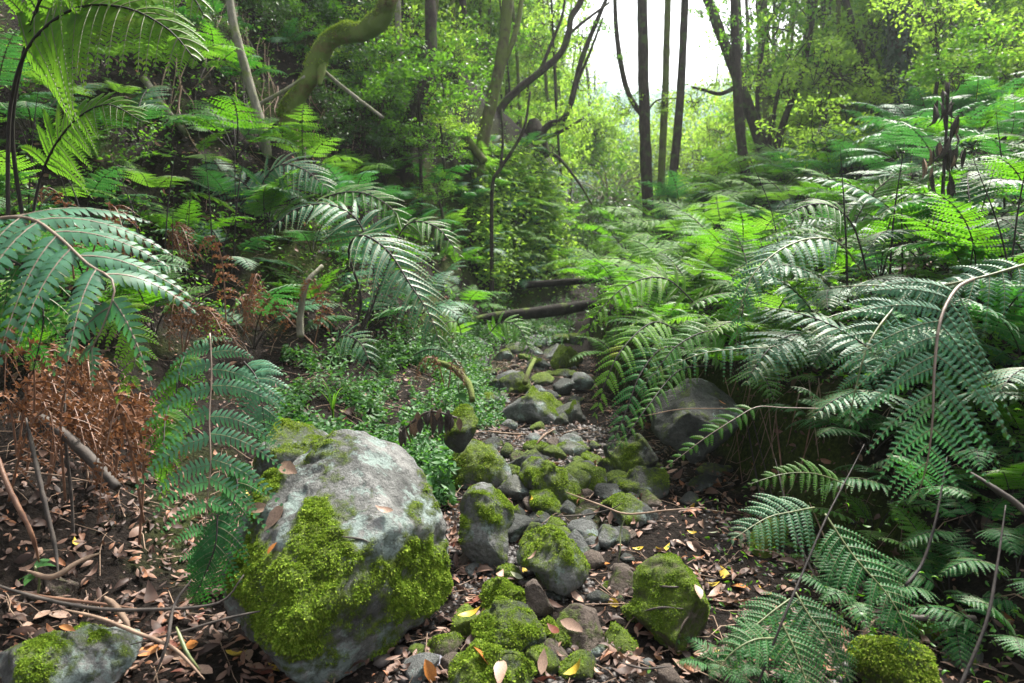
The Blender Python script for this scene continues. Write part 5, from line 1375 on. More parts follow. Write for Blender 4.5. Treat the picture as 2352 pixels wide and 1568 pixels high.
# ------------------------------------------------------------------ trees
def crown_mesh(seed, size=(1.5, 1.5, 1.2), clumps=26, per=66, leaf=.115, mat='leaf_tree', flat=.4, spread=.34):
    g = np.random.default_rng(seed)
    c = g.normal(0, 1, (clumps, 3)); c = nrm(c) * (g.random((clumps, 1)) ** .45)
    c = c * np.array(size)
    n = clumps * per
    ci = np.repeat(np.arange(clumps), per)
    rad = (g.uniform(.5, 1.2, clumps) * spread)[ci][:, None]
    p = c[ci] + g.normal(0, .55, (n, 3)) * rad * np.array([1, 1, .6])
    p[:, 2] -= .15 * ((p[:, :2] - c[ci][:, :2]) ** 2).sum(1)
    N = nrm(g.normal(0, 1, (n, 3)) * np.array([1, 1, .6]) + np.array([0, 0, flat]))
    a = g.normal(0, 1, (n, 3)) + np.array([0, 0, -.4]); A = nrm(a - N * (a * N).sum(1)[:, None]); B = np.cross(N, A)
    s = (leaf * g.uniform(.6, 1.25, n))[:, None, None]
    tv = np.array([(0, 0, 0), (.5, -.24, .08), (1.0, 0, -.08), (.5, .24, .08), (.5, 0, 0)])
    V = p[:, None] + s * (tv[None, :, 0:1] * A[:, None] + tv[None, :, 1:2] * B[:, None] + tv[None, :, 2:3] * N[:, None])
    o = (np.arange(n) * 5)[:, None, None]
    q = np.array([(0, 1, 4), (1, 2, 4), (2, 3, 4), (3, 0, 4)])
    leaves = (V.reshape(-1, 3), [(q[None] + o).reshape(-1, 3)])
    tw = []
    for k in range(0, clumps):
        c1_ = c[g.integers(0, clumps)]; mid = c[k] * .55 + c1_ * .25 + g.normal(0, .12, 3)
        tw.append(tube(spline(np.array([c1_ * .45 + np.array([0, 0, -.2 * size[2]]), mid, c[k]]), 6), [.013, .009, .004], 4, cap=False))
    v2, f2 = merge([leaves] + tw)
    nt_ = len(leaves[1][0]); nq = sum(len(t_[1][0]) for t_ in tw)
    midx = np.concatenate([np.ones(nq), np.zeros(nt_)]).astype(int)       # quads first
    return make_mesh('crown', v2, f2, [M[mat], M['bark_dark']], midx)

print('crowns')
CR = {
    'tree': [crown_mesh(50 + k, mat='leaf_tree') for k in range(3)],
    'lime': [crown_mesh(60 + k, mat='leaf_lime', clumps=26, per=60, leaf=.115) for k in range(3)],
    'deep': [crown_mesh(70 + k, mat='leaf_deep', clumps=24, per=72, leaf=.115) for k in range(2)],
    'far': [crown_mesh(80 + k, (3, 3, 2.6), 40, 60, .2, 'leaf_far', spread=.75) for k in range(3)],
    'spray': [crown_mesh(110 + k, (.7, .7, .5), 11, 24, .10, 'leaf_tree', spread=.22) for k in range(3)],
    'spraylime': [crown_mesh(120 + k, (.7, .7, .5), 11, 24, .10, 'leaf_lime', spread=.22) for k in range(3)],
    'farblue': [crown_mesh(95 + k, (3, 3, 2.6), 40, 60, .18, 'leaf_hazed', spread=.7) for k in range(2)],  # far crowns whose leaf colour carries the haze
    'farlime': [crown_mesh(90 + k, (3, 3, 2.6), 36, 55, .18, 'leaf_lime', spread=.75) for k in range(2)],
}
def add_crown(parent, kind, off, s, zs=1.0):
    o = link('crown', rnd.choice(CR[kind]), parent)
    o.location = off; o.scale = (s, s, s * zs); o.rotation_euler = (rnd.uniform(-.2, .2), rnd.uniform(-.2, .2), rnd.uniform(0, 6.28))
    return o

def tree(label, trunk, limbs=(), bark='bark_dark', crowns=(), group=None, sides=10, name='tree', ground=True, rough=.10):
    """trunk: ([(u,v,d)...], [radii]); limbs the same; crowns: (u, v, d, kind, scale)"""
    w = np.array([P(*q) for q in trunk[0]])
    if ground:
        b = w[0].copy(); zg = gz(b[0], b[1]) - .12
        if zg < b[2] - .02:
            w = np.vstack([[b[0], b[1], zg], w])
    p0 = w[0]
    t = thing(name, tuple(p0), label, 'tree', group)
    V, F = tube(spline(w - p0, max(18, 7 * len(w))), trunk[1], sides, rough, rnd.randrange(999), nf=3.0 if rough < .15 else 6.0)
    tr_ = link('trunk', make_mesh('trunk', V, F, [M[bark]], smooth=True), t)
    if rough > .15:                                  # shaggy moss on the upper side
        q_ = F[0]; cen = V[q_].mean(1); fn_ = nrm(np.cross(V[q_[:, 1]] - V[q_[:, 0]], V[q_[:, 3]] - V[q_[:, 0]]))
        fn_ = fn_ * np.sign((fn_ * vnormals(V, np.concatenate([q_[:, :3], q_[:, [0, 2, 3]]]))[q_[:, 0]]).sum(1))[:, None]
        g3 = np.random.default_rng(8); n_ = 9000
        wgt = np.clip(fn_[:, 2] + .35 + .8 * fbm(cen * 3, 3, 4), 0, 2); fi = g3.choice(len(q_), n_, p=wgt / wgt.sum())
        a_, b_ = g3.random((2, n_, 1)); pt = (V[q_[fi, 0]] * (1 - a_) + V[q_[fi, 1]] * a_) * (1 - b_) + (V[q_[fi, 3]] * (1 - a_) + V[q_[fi, 2]] * a_) * b_
        dd = nrm(fn_[fi] * .5 + g3.normal(0, .5, (n_, 3)) + np.array([0, 0, -.3])); ln = g3.uniform(.012, .035, (n_, 1)); sd = nrm(np.cross(dd, g3.normal(0, 1, (n_, 3)))) * ln * .2
        TV = np.stack([pt - sd, pt + sd, pt + dd * ln], 1).reshape(-1, 3)
        link('moss', make_mesh('moss', TV, [np.arange(n_ * 3).reshape(-1, 3)], [M['moss']]), tr_)
    for pts, r_ in limbs:
        lw = np.array([P(*q) for q in pts]) - p0
        V, F = tube(spline(lw, max(12, 6 * len(lw))), r_, 8, .10, rnd.randrange(999))
        link('limb', make_mesh('limb', V, F, [M[bark]], smooth=True), t)
    for u, v, d, kind, s in crowns:
        add_crown(t, kind, tuple(P(u, v - (120 if v < -100 else 0), d) - p0), s * (.62 if v < -100 else 1))
    return t

tree('crooked mossy trunk bent like an elbow over the upper slope', ([(648, 300, 7.6), (664, 258, 7.6), (690, 215, 7.55), (718, 172, 7.5), (733, 135, 7.5), (752, 98, 7.45), (790, 78, 7.4), (840, 70, 7.3), (875, 40, 7.2), (893, 5, 7.1), (905, -60, 7.0)], [.09, .105, .09, .085, .11, .10, .102, .104, .10, .092, .09]),
     [([(735, 140, 7.5), (738, 165, 7.45), (734, 195, 7.4)], [.07, .05, .02])], 'bark_mossy', [(930, -260, 7.2, 'deep', 1.0)], sides=28, rough=.2)
tree('slim pale grey tree with mossy patches left of the crooked trunk', ([(610, 325, 7.0), (590, 250, 7.0), (572, 190, 7.0), (556, 130, 7.0), (540, 70, 7.0), (527, 0, 7.0), (515, -80, 7.0)], [.05, .047, .045, .043, .042, .04, .038]), [], 'bark_pale', [(500, -260, 7, 'tree', .9)])
tree('pale smooth leaning trunk on the left bank crest', ([(1098, 395, 10.6), (1112, 310, 10.6), (1130, 230, 10.6), (1148, 150, 10.6), (1160, 70, 10.6), (1166, 0, 10.6), (1172, -120, 10.6)], [.115, .10, .095, .09, .088, .085, .08]),
     [([(1146, 165, 10.6), (1172, 110, 10.6), (1190, 50, 10.7), (1200, -20, 10.8)], [.05, .045, .04, .035])], 'bark_olive', [(1180, -220, 10.6, 'tree', 1.1)], sides=12)
tree('slender yellowish trunk behind the leafy shrubs', ([(958, 260, 10), (972, 190, 10), (985, 110, 10), (996, 40, 10), (1003, -40, 10)], [.06, .055, .055, .05, .05]), [], 'bark_olive', [(1010, -200, 10, 'tree', 1.0)])
tree('dark broken leaning stem among shrubs below the yellowish trunk', ([(930, 350, 9.2), (945, 290, 9.2), (962, 235, 9.2), (985, 170, 9.3), (990, 60, 9.4), (985, -60, 9.5)], [.13, .12, .11, .09, .08, .07]), [], 'bark_dark', [(985, -220, 9.4, 'deep', .9)])
tree('pale thin trunk near the top behind the crooked trunk', ([(925, 200, 9.8), (918, 120, 9.8), (914, 40, 9.8), (912, -60, 9.8)], [.05, .05, .048, .045]), [], 'bark_pale', [(910, -200, 9.8, 'tree', .9)])
tree('dead mossy pole fallen against the pale leaning trunk', ([(1112, 372, 10.3), (1080, 330, 10.3), (1045, 282, 10.3), (1000, 215, 10.3)], [.07, .06, .05, .04]), [], 'bark_olive', ground=False)
tree('dark curving tree sweeping up right from the bank crest', ([(1132, 300, 12.2), (1150, 250, 12.2), (1185, 210, 12.2), (1240, 165, 12.2), (1285, 125, 12.2), (1305, 80, 12.2), (1312, 40, 12.2), (1335, 0, 12.2), (1360, -80, 12.2)], [.075, .07, .07, .065, .06, .06, .055, .05, .045]),
     [([(1240, 165, 12.2), (1262, 110, 12.2), (1290, 40, 12.3), (1300, -20, 12.3)], [.035, .03, .025, .02]), ([(1305, 80, 12.2), (1340, 50, 12.3), (1400, 5, 12.4)], [.03, .025, .02])], 'bark_dark', [(1280, 40, 13.2, 'spraylime', .9), (1340, -10, 13.0, 'spraylime', .9), (1230, 90, 13.6, 'spray', .8)])
tree('mossy stump on the bluff with thin curved limbs', ([(1236, 360, 12.8), (1232, 330, 12.8), (1228, 300, 12.8), (1226, 275, 12.8)], [.24, .22, .2, .1]),
     [([(1240, 310, 12.7), (1262, 285, 12.7), (1292, 275, 12.7), (1310, 240, 12.7), (1322, 190, 12.7), (1338, 130, 12.7), (1370, 50, 12.7), (1400, -20, 12.7)], [.07, .06, .055, .05, .05, .045, .04, .03]),
      ([(1310, 240, 12.7), (1330, 180, 12.8), (1355, 120, 12.8), (1385, 40, 12.8)], [.03, .028, .025, .02]),
      ([(1240, 320, 12.7), (1270, 310, 12.7), (1310, 290, 12.6), (1340, 270, 12.6)], [.04, .035, .03, .02]),
      ([(1225, 300, 12.8), (1180, 300, 12.8), (1120, 310, 12.7)], [.035, .03, .02]),
      ([(1236, 350, 12.8), (1280, 360, 12.7), (1330, 420, 12.5), (1360, 470, 12.4)], [.04, .03, .025, .015])], 'bark_dark', [(1345, 100, 13.2, 'spraylime', .8), (1330, 190, 13.4, 'spraylime', .7), (1295, 275, 12.6, 'spraylime', .6), (1350, 290, 12.6, 'spraylime', .6), (1240, 270, 12.9, 'spray', .6), (1380, 60, 12.8, 'spray', .5)], name='tree')
tree('thin forked sapling stem in front of the mossy bluff', ([(1130, 445, 9.6), (1148, 390, 9.6), (1180, 340, 9.6), (1205, 290, 9.6), (1218, 210, 9.6)], [.035, .03, .028, .025, .015]), [([(1150, 385, 9.6), (1155, 320, 9.6), (1152, 250, 9.6)], [.022, .018, .012])], 'bark_dark')
# three slender trunks
tree('thickest of three dark slender trunks by the sky gap, with a raised side limb', ([(1493, 545, 12.6), (1489, 470, 12.6), (1484, 380, 12.6), (1480, 260, 12.6), (1477, 140, 12.6), (1475, 0, 12.6), (1473, -150, 12.6)], [.115, .11, .105, .10, .095, .09, .085]),
     [([(1480, 270, 12.6), (1460, 245, 12.6), (1440, 205, 12.6), (1425, 140, 12.6), (1415, 60, 12.6), (1411, -40, 12.6)], [.055, .05, .05, .045, .04, .035]), ([(1484, 260, 12.6), (1510, 230, 12.7), (1560, 225, 12.8)], [.02, .015, .01])], 'bark_dark', [(1448, 250, 12.6, 'spraylime', .6), (1520, 235, 12.8, 'spraylime', .5), (1420, 130, 12.6, 'spray', .35)], 'three trunks by the sky gap')
tree('straight middle one of three slender trunks by the sky gap', ([(1514, 545, 13.0), (1518, 430, 13.0), (1524, 300, 13.0), (1530, 150, 13.0), (1534, 0, 13.0), (1538, -150, 13.0)], [.072, .07, .068, .065, .06, .055]), [], 'bark_olive', [(1540, -140, 13, 'spray', .7)], 'three trunks by the sky gap')
tree('ivy-flecked outer one of three slender trunks, leaning slightly right', ([(1534, 562, 12.2), (1541, 470, 12.2), (1549, 380, 12.2), (1558, 280, 12.2), (1566, 160, 12.2), (1573, 0, 12.2), (1580, -150, 12.2)], [.08, .078, .075, .072, .07, .066, .06]), [], 'bark_dark', [(1585, -90, 12.2, 'spray', .7), (1610, 420, 12.3, 'spraylime', .8)], 'three trunks by the sky gap')
tree('forked dark tree opening like a letter Y on the right slope', ([(1775, 400, 13.5), (1765, 360, 13.5), (1745, 315, 13.5), (1722, 255, 13.5), (1698, 190, 13.5), (1668, 110, 13.5), (1650, 65, 13.5), (1634, 20, 13.5), (1600, -60, 13.5)], [.16, .15, .13, .115, .11, .105, .10, .095, .08]),
     [([(1772, 385, 13.4), (1785, 330, 13.4), (1805, 265, 13.4), (1835, 190, 13.4), (1855, 110, 13.4), (1866, 40, 13.4), (1870, -40, 13.4)], [.09, .07, .065, .06, .055, .05, .045]),
      ([(1762, 355, 13.5), (1750, 320, 13.5), (1740, 260, 13.5), (1742, 180, 13.5), (1755, 90, 13.6)], [.055, .05, .045, .04, .03]),
      ([(1764, 350, 13.4), (1772, 290, 13.4), (1790, 200, 13.5), (1812, 130, 13.5)], [.045, .04, .035, .02]),
      ([(1700, 195, 13.5), (1655, 215, 13.4), (1620, 207, 13.4), (1590, 200, 13.4)], [.05, .045, .035, .025])], 'bark_dark', [(1880, -200, 13.4, 'tree', .8), (1690, 50, 13.6, 'spray', 1.0), (1745, 20, 13.7, 'spray', 1.1), (1800, 60, 13.5, 'spray', 1.1), (1840, 130, 13.4, 'spray', 1.2), (1600, 225, 13.4, 'spraylime', .8), (1650, 300, 14.6, 'spraylime', .8), (1800, 210, 13.6, 'spraylime', 1.1), (1735, 150, 13.6, 'spray', .9), (1860, 30, 13.4, 'spray', 1.0), (1620, 20, 13.6, 'spray', .6), (1850, 290, 14.5, 'spraylime', .8)], sides=12)
tree('upright reddish trunk crossing in front of the forked tree', ([(1722, 468, 11.8), (1712, 400, 11.8), (1703, 330, 11.8), (1696, 250, 11.8), (1692, 160, 11.8), (1688, 60, 11.8), (1684, -100, 11.8)], [.09, .085, .08, .078, .072, .065, .06]), [], 'bark_dark', [(1684, -260, 11.8, 'tree', .9), (1690, 90, 11.9, 'spray', .7), (1715, 200, 11.9, 'spraylime', .7)])
tree('blurred straight trunk behind the forked tree', ([(1768, 330, 19), (1760, 200, 19), (1752, 80, 19), (1748, -60, 19)], [.17, .16, .15, .14]), [], 'bark_olive', [(1748, -200, 19, 'tree', 1.0)])
tree('leaning dark trunk between the forked tree and the ivy-clad trunk', ([(2008, 255, 13), (1996, 190, 13), (1982, 130, 13), (1964, 75, 13), (1945, 10, 13), (1925, -70, 13)], [.08, .075, .07, .065, .06, .05]), [], 'bark_dark', [(1915, -200, 13, 'tree', 1.0), (1950, 60, 13, 'spraylime', 1.3), (1990, 150, 13.1, 'spraylime', 1.2), (1930, 170, 13.4, 'spraylime', 1.3)])
for lab, pts, r_ in [
    ('thin dark trunk right of the ivy-clad trunk, curving left as it rises', [(2200, 240, 11.5), (2170, 150, 11.5), (2130, 70, 11.5), (2080, -20, 11.5)], .05),
    ('slender dark trunk near the upper right corner', [(2300, 230, 11), (2280, 120, 11), (2250, 40, 11), (2240, -60, 11)], .04),
    ('slim upright trunk just right of the forked tree', [(1890, 330, 15), (1885, 200, 15), (1892, 80, 15), (1890, -60, 15)], .055),
    ('slim leaning trunk halfway between the forked tree and the ivy-clad trunk', [(1925, 310, 14.2), (1905, 200, 14.2), (1900, 90, 14.2), (1915, -60, 14.2)], .04),
    ('thin stem close behind the ivy-clad trunk, leaning right', [(2105, 260, 13), (2120, 150, 13), (2150, 40, 13), (2165, -60, 13)], .035)]:
    tree(lab, (pts, [r_ * 1.2, r_, r_ * .9, r_ * .8]), [], 'bark_dark', [(pts[2][0] + 20, pts[2][1] + 10, pts[2][2] + .2, 'spray', .9)])
t = tree('thick black trunk clad in ivy on the right slope', ([(2070, 265, 12), (2064, 200, 12), (2062, 120, 12), (2064, 40, 12), (2066, -80, 12)], [.19, .17, .16, .155, .15]), [], 'bark_dark', [(2066, -260, 12, 'deep', 1.3)], sides=12)
def ivy(parent, pts, n, spread, leaf=.085):
    g2 = np.random.default_rng(77)
    base = np.array([P(*q) for q in pts]) - np.array(parent.location)
    sp_ = spline(base, 40)
    k = g2.integers(0, 40, n); th = g2.uniform(0, 6.28, n); rr = spread * g2.uniform(.8, 1.35, n)
    outv = np.stack([np.cos(th), np.sin(th), np.zeros(n)], 1)
    p = sp_[k] + outv * rr[:, None] + np.stack([np.zeros(n), np.zeros(n), g2.uniform(-.05, .05, n)], 1)
    tv, tq = leaf_tpl(.1, .1)
    N = nrm(outv + g2.normal(0, .4, (n, 3)) + np.array([0, 0, .4])); a = np.array([0, 0, -1.0]) + g2.normal(0, .5, (n, 3)); A = nrm(a - N * (a * N).sum(1)[:, None]); B = np.cross(N, A)
    s = (leaf * g2.uniform(.6, 1.2, n))[:, None, None]
    V = p[:, None] + s * (tv[None, :, 0:1] * A[:, None] + 1.6 * tv[None, :, 1:2] * B[:, None] + tv[None, :, 2:3] * N[:, None])
    o = (np.arange(n) * len(tv))[:, None, None]
    link('ivy', make_mesh('ivy', V.reshape(-1, 3), [(tq[None] + o).reshape(-1, 4)], [M['ivy']]), parent)
ivy(t, [(2070, 265, 12), (2064, 200, 12), (2062, 120, 12), (2064, 40, 12), (2066, -80, 12)], 2200, .2)

# slim saplings and understory, placed over the slopes
def crown_ok(u, v, rpx):
    # the open sky up the valley stays clear
    nu = min(max(u, 1400), 1640); nv = min(v, 165)
    if (u - nu) ** 2 + (v - nv) ** 2 < (rpx * .95) ** 2: return False
    nu = min(max(u, 1330), 1840); nv = min(v, 85)
    if (u - nu) ** 2 + (v - nv) ** 2 < (rpx * .8) ** 2: return rnd.random() < (.5 if u > 1640 else .2)
    return True

def understory(label_kind, u, d, hgt, crowns, bark, lean=0.0, rad=.05, group='slender trees of the wood', off=None):
    x = (u - CU) / FPX * d; y = d * math.cos(PITCH)
    z = gz(x, y)
    lx = lean * hgt; ly = rnd.uniform(-.3, .3)
    good = []
    for kind, zrel, dx, s in crowns:
        off = (lx * (zrel / hgt) ** 1.3 + dx, ly * zrel / hgt + rnd.uniform(-.3, .3), zrel)
        uu, vv, dd = proj((x + off[0], y + off[1], z + off[2]))
        R = (3.2 if kind.startswith('far') else 1.7) * s * FPX / max(dd, 1)
        if crown_ok(uu, vv, R): good.append((kind, off, s))
    if not good: return None
    top = max(o_[2] for _, o_, _ in good)
    ut, vt, dt = proj((x + lx, y + ly, z + hgt))
    if not (1385 < ut < 1650) : top = max(top, hgt * .9)
    f = min(1, top / hgt)
    t = thing('tree', (x, y, z - .1), None, 'tree', group)
    pts = np.array([(0, 0, 0), (lx * .25 * f + rnd.uniform(-.1, .1), ly * .3 * f, top * .35), (lx * .6 * f + rnd.uniform(-.12, .12), ly * .6 * f, top * .7), (lx * f, ly * f, top)])
    V, F = tube(spline(pts, 18), [rad * 1.2, rad, rad * .8, rad * .4], 7, .1, rnd.randrange(999))
    link('trunk', make_mesh('trunk', V, F, [M[bark]], smooth=True), t)
    for kind, off, s in good: add_crown(t, kind, off, s)
    AUTO.append((t, label_kind, np.array([x, y, z + min(hgt, 1.5)])))
    return t

# bushy leafy shrubs
def shrub(desc, u, v, d, kind, s, group='leafy shrubs on the slopes', label=None):
    p = P(u, v, d)
    x, y = p[0], p[1]; z = gz(x, y)
    t = thing('shrub', (x, y, z - .05), label, 'shrub', group)
    h = max(.3, p[2] - z)
    V, F = tube(spline(np.array([(0, 0, 0), (rnd.uniform(-.15, .15), 0, h * .5), (0, 0, h)]), 10), [.03, .025, .012], 6, .1, 3)
    link('stem', make_mesh('stem', V, F, [M['bark_dark']], smooth=True), t)
    add_crown(t, kind, (0, 0, h), s, .8)
    if label is None: AUTO.append((t, desc, np.array([x, y, z + h])))
    return t

for u, v, d, k, s in [(900, 150, 9.2, 'tree', .62), (850, 110, 9.6, 'lime', .5), (960, 200, 9.0, 'tree', .6), (1010, 260, 9.4, 'lime', .4), (1040, 180, 12, 'lime', .5), (880, 220, 8.6, 'tree', .45), (830, 190, 8.8, 'deep', .5),
                      (1030, 340, 10.2, 'tree', .32), (960, 310, 8.8, 'tree', .4), (780, 20, 9.8, 'deep', .7), (690, 10, 9.8, 'deep', .6), (1000, 120, 10.5, 'tree', .7), (930, 60, 10.8, 'lime', .7), (1090, 100, 13.5, 'tree', .7), (1000, 420, 8.8, 'tree', .25), (1270, 330, 15.5, 'tree', .4), (1180, 300, 13.4, 'tree', .3), (1240, 260, 15, 'lime', .4), (620, -30, 9, 'deep', .6), (400, 20, 8, 'deep', .5), (840, 300, 8.4, 'deep', .4), (450, 60, 8.2, 'deep', .35), (540, 120, 8.6, 'deep', .35), (620, 100, 8.6, 'deep', .35), (700, 60, 8.8, 'tree', .35), (500, 180, 7.6, 'deep', .25), (760, 230, 8.0, 'deep', .3), (380, 110, 7.4, 'tree', .25), (640, 60, 9, 'tree', .3), (1400, 520, 20, 'deep', 1.2), (1450, 490, 23, 'tree', 1.1), (1360, 470, 18, 'deep', .9), (1345, 560, 17.5, 'tree', .5)]:
    shrub({'tree': 'leafy green shrub', 'lime': 'yellow-green leafy shrub', 'deep': 'dark leafy shrub'}[k], u, v, d, k, s)
for i in range(74):
    u = rnd.uniform(1700, 2500); d = rnd.uniform(9, 16)
    lo = np.interp(u, [1700, 2350], [430, 200]); v = rnd.uniform(20, 1) * 0 + rnd.uniform(0, lo)
    k = rnd.choices(['tree', 'deep', 'lime'], [4, 1.2, 4.0 if u < 2050 else 2])[0]
    s = rnd.uniform(.5, .85) * d / 11
    if 1930 < u < 2140 and d < 14.5: d += 4.5
    if u < 1900 and (v > 120 or d < 15): continue
    if not crown_ok(u, v, 1.7 * s * FPX / d): continue
    shrub({'tree': 'leafy green shrub', 'lime': 'yellow-green leafy shrub', 'deep': 'dark leafy shrub'}[k], u, v, d, k, s)
for u, v, d, k, s_ in [(2000, 215, 14, 'tree', .5), (2150, 160, 13, 'lime', .5), (2240, 120, 12, 'tree', .55), (2330, 60, 11.5, 'tree', .6), (2300, 170, 11.8, 'lime', .4), (2200, 30, 13, 'tree', .6), (2100, 90, 14, 'lime', .55), (2380, 130, 11, 'tree', .5), (1900, 260, 16, 'tree', .5), (1820, 330, 17, 'tree', .5), (2020, 60, 16, 'lime', .7)]:
    shrub({'tree': 'leafy green shrub', 'lime': 'yellow-green leafy shrub'}[k], u, v, d, k, s_)
# slender trees, left crest and right slope
for i in range(26):
    u = rnd.uniform(860, 1300); d = rnd.uniform(13, 20) if u < 1130 else rnd.uniform(18, 24)
    hgt = rnd.uniform(7, 10)
    cr = [(rnd.choices(['tree', 'lime'], [1, 2])[0], rnd.uniform(1.2, hgt), rnd.uniform(-.9, .9), rnd.uniform(.7, 1.1)) for _ in range(5)]
    understory('slender leafy tree', u, d, hgt, cr, rnd.choice(['bark_olive', 'bark_dark']), rnd.uniform(-.1, .15), rnd.uniform(.03, .065))
for i in range(34):
    u = rnd.uniform(1800, 2560) if i % 3 else rnd.uniform(1660, 1850); d = rnd.uniform(16.5, 27)
    hgt = rnd.uniform(7, 11)
    cr = [(rnd.choices(['tree', 'lime', 'deep'], [2, 4, .5])[0], rnd.uniform(1.2, hgt), rnd.uniform(-1, 1), rnd.uniform(.9, 1.4)) for _ in range(4)]
    understory('slender leafy tree', u, d, hgt, cr, rnd.choice(['bark_olive', 'bark_dark', 'bark_dark']), rnd.uniform(-.12, .1), rnd.uniform(.05, .11))
for i in range(30):
    u = rnd.uniform(860, 1340) if i % 2 else rnd.uniform(1760, 2400); d = rnd.uniform(13.5, 20)
    hgt = rnd.uniform(7, 9.5)
    understory('thin bare-stemmed tree', u, d, hgt, [('tree' if rnd.random() < .5 else 'lime', rnd.uniform(4.5, hgt), rnd.uniform(-.5, .5), rnd.uniform(.45, .75)) for _ in range(3)], rnd.choice(['bark_olive', 'bark_dark']), rnd.uniform(-.12, .18), rnd.uniform(.022, .045))
for i in range(70):
    d = rnd.uniform(26, 90)
    u = rnd.uniform(950, 2300) if i % 2 else rnd.uniform(1300, 1750)
    hgt = rnd.uniform(7, 12)
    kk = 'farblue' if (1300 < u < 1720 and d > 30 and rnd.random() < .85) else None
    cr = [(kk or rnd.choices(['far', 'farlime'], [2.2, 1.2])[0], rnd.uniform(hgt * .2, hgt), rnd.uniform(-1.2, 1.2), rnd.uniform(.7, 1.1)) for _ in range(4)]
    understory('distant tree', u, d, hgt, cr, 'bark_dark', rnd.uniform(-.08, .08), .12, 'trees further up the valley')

for x, y, lab, crs in [(-3.3, 1.2, 'unseen leafy tree added to shade the near left litter', [(.9, .9, 3.9, 1.0), (1.5, 2.2, 4.3, .9), (.2, .2, 4.2, 1.0)]), (3.6, 1.0, 'unseen leafy tree added to shade the near right ferns', [(-.9, .3, 4.2, .9), (0, .0, 4.4, .9)])]:  # trees out of view, added for the shade of their crowns
    z = gz(x, y)
    t = thing('tree', (x, y, z - .1), lab, 'tree')
    V, F = tube(spline(np.array([(0, 0, 0), (.1, .1, 1.5), (0, .3, 3), (0, .6, 4.6)]), 20), [.11, .1, .08, .05], 10, .1, 5)
    link('trunk', make_mesh('trunk', V, F, [M['bark_olive']], smooth=True), t)
    for dx, dy, dz, s_ in crs: add_crown(t, 'deep', (dx, dy, dz - z), s_)

# ------------------------------------------------------------------ labels for the many
LAND = [('crooked trunk', 740, 150), ('slim grey tree', 570, 200), ('lime fern', 260, 110), ('grey-green fern', 170, 620), ('dead brown ferns', 200, 960), ('hanging fern', 490, 1000), ('cascading fern', 900, 640),
        ('flat silvery fern', 660, 430), ('great boulder', 780, 1270), ('pale leaning trunk', 1130, 220), ('mossy stump', 1232, 320), ('upper log', 1250, 650), ('lower log', 1220, 720), ('three slender trunks', 1510, 400),
        ('forked tree', 1760, 320), ('reddish trunk', 1705, 380), ('ivy-clad trunk', 2064, 160), ('leaning dark trunk', 1980, 140), ('bowing fern', 1770, 600), ('great blue-green fern', 2140, 850), ('dark hollow', 1650, 1000),
        ('sprawling fern', 1850, 1350), ('yellow wedge rock', 1550, 1400), ('ground cover', 880, 930), ('stream-edge fern', 1450, 820), ('flat brown rock', 1345, 1455), ('peaked rock', 1265, 1290), ('moss dome', 1170, 1380), ('shaggy rock', 2050, 1530), ('mid stream boulder', 1225, 940)]
def rel(u, v, L):
    dx, dy = u - L[1], v - L[2]
    r = math.hypot(dx, dy)
    if r < 45: return 'right by the ' + L[0]
    a = math.degrees(math.atan2(-dy, dx))
    w = ['right of', 'above-right of', 'above', 'above-left of', 'left of', 'below-left of', 'below', 'below-right of'][int(((a + 22.5) % 360) // 45)]
    return ('' if r > 170 else 'close ') + w + ' the ' + L[0]
def finish_labels():
    rows = []
    for o, desc, pos in AUTO:
        u, v, d = proj(pos)
        ls = sorted(LAND, key=lambda L: (u - L[1]) ** 2 + (v - L[2]) ** 2)
        rows.append((o, desc, u, v, d, ls))
    lab = {}
    for row in rows:
        o, desc, u, v, d, ls = row
        lab.setdefault(f'{desc} {rel(u, v, ls[0])}', []).append(row)
    final = {}
    for l, rs in lab.items():
        if len(rs) == 1:
            final.setdefault(l, []).append(rs[0]); continue
        for row in rs:
            o, desc, u, v, d, ls = row
            l2 = f'{l}, toward {ls[1][0]}'
            final.setdefault(l2, []).append(row)
    for l, rs in final.items():
        if len(rs) == 1:
            rs[0][0]['label'] = l
        elif len(rs) == 2:
            a, b = sorted(rs, key=lambda r_: r_[4])
            if b[4] - a[4] > .3:
                a[0]['label'] = 'nearer ' + l; b[0]['label'] = 'farther ' + l
            else:
                a, b = sorted(rs, key=lambda r_: r_[3])
                a[0]['label'] = 'upper ' + l; b[0]['label'] = 'lower ' + l
        else:
            rs = sorted(rs, key=lambda r_: r_[4])
            for q, r_ in enumerate(rs):
                r_[0]['label'] = ('nearest ' if q == 0 else 'farthest ' if q == len(rs) - 1 else ['', 'second nearest ', 'third nearest ', 'fourth nearest ', 'fifth nearest ', 'sixth nearest ', 'seventh nearest '][min(q, 6)]) + l
finish_labels()
for o in list(bpy.data.objects):                     # prototypes that found no place
    if o.parent is None and o.location.z < -400:
        for c in list(o.children_recursive) + [o]:
            bpy.data.objects.remove(c, do_unlink=True)

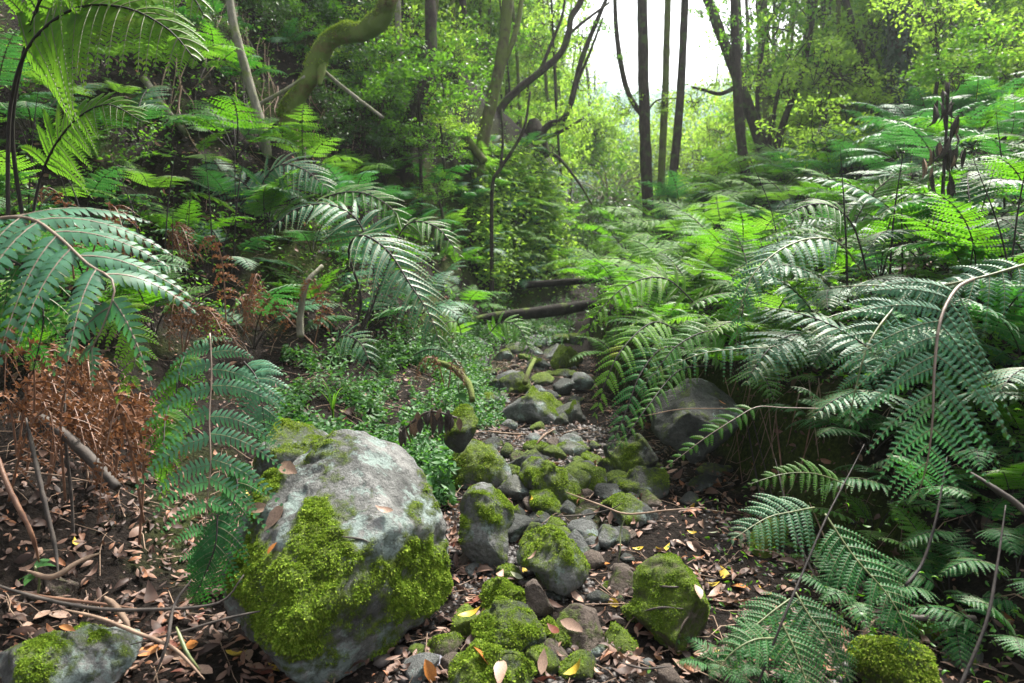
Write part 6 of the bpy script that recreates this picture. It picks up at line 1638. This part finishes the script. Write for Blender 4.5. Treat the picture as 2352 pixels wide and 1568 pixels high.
# ------------------------------------------------------------------ sky, sun, camera
w = bpy.data.worlds.new('World'); SC.world = w; w.use_nodes = True
nt = w.node_tree; nt.nodes.clear()
sky = nt.nodes.new('ShaderNodeTexSky'); sky.sky_type = 'NISHITA'; sky.sun_disc = False
EL, AZ = math.radians(56), math.radians(32)
sky.sun_elevation = EL; sky.sun_rotation = AZ; sky.air_density = 1.0; sky.dust_density = 4.0; sky.ozone_density = 1.0
hs = nt.nodes.new('ShaderNodeHueSaturation'); hs.inputs['Saturation'].default_value = .22
bg = nt.nodes.new('ShaderNodeBackground'); bg.inputs['Strength'].default_value = .09
out = nt.nodes.new('ShaderNodeOutputWorld')
nt.links.new(sky.outputs[0], hs.inputs['Color']); nt.links.new(hs.outputs[0], bg.inputs['Color']); nt.links.new(bg.outputs[0], out.inputs['Surface'])
sun = bpy.data.lights.new('sun', 'SUN'); sun.energy = 3.3; sun.angle = math.radians(8); sun.color = (1, .95, .86)
so = bpy.data.objects.new('sun', sun); COL.objects.link(so)
sd = Vector((math.sin(AZ) * math.cos(EL), math.cos(AZ) * math.cos(EL), math.sin(EL)))
so.rotation_euler = sd.to_track_quat('Z', 'Y').to_euler()

def haze():
    m, nt_, N, L = new_mat('haze')
    o_ = N.new('ShaderNodeOutputMaterial'); v = N.new('ShaderNodeVolumePrincipled')
    v.inputs['Color'].default_value = (.86, .95, .97, 1); v.inputs['Density'].default_value = .0012; v.inputs['Anisotropy'].default_value = .5
    L.new(v.outputs[0], o_.inputs['Volume'])
    x0, x1, y0, y1, z0, z1 = -95, 120, -12, 215, -3, 95
    V = np.array([(x, y, z) for x in (x0, x1) for y in (y0, y1) for z in (z0, z1)])
    Q = np.array([(0, 1, 3, 2), (4, 6, 7, 5), (0, 4, 5, 1), (2, 3, 7, 6), (0, 2, 6, 4), (1, 5, 7, 3)])
    tag(link('haze', make_mesh('haze', V, [Q], [m])), 'pale damp air filling the ravine', kind='stuff')
haze()
SC.cycles.volume_bounces = 0
cam = bpy.data.cameras.new('camera'); cam.sensor_width = 36; cam.lens = 36 * FPX / 2352; cam.clip_start = .05; cam.clip_end = 2000
cam.dof.use_dof = True; cam.dof.focus_distance = 3.0; cam.dof.aperture_fstop = 3.2
co = bpy.data.objects.new('camera', cam); COL.objects.link(co)
co.location = tuple(CAM); co.rotation_euler = (math.radians(90) + PITCH, 0, 0)
SC.camera = co
SC.view_settings.view_transform = 'Standard'; SC.view_settings.look = 'None'; SC.view_settings.gamma = 1; SC.view_settings.exposure = 2.2
SC.cycles.max_bounces = 6; SC.cycles.diffuse_bounces = 2; SC.cycles.transmission_bounces = 3; SC.cycles.glossy_bounces = 2; SC.cycles.sample_clamp_indirect = 4
print('objects', len(bpy.data.objects))
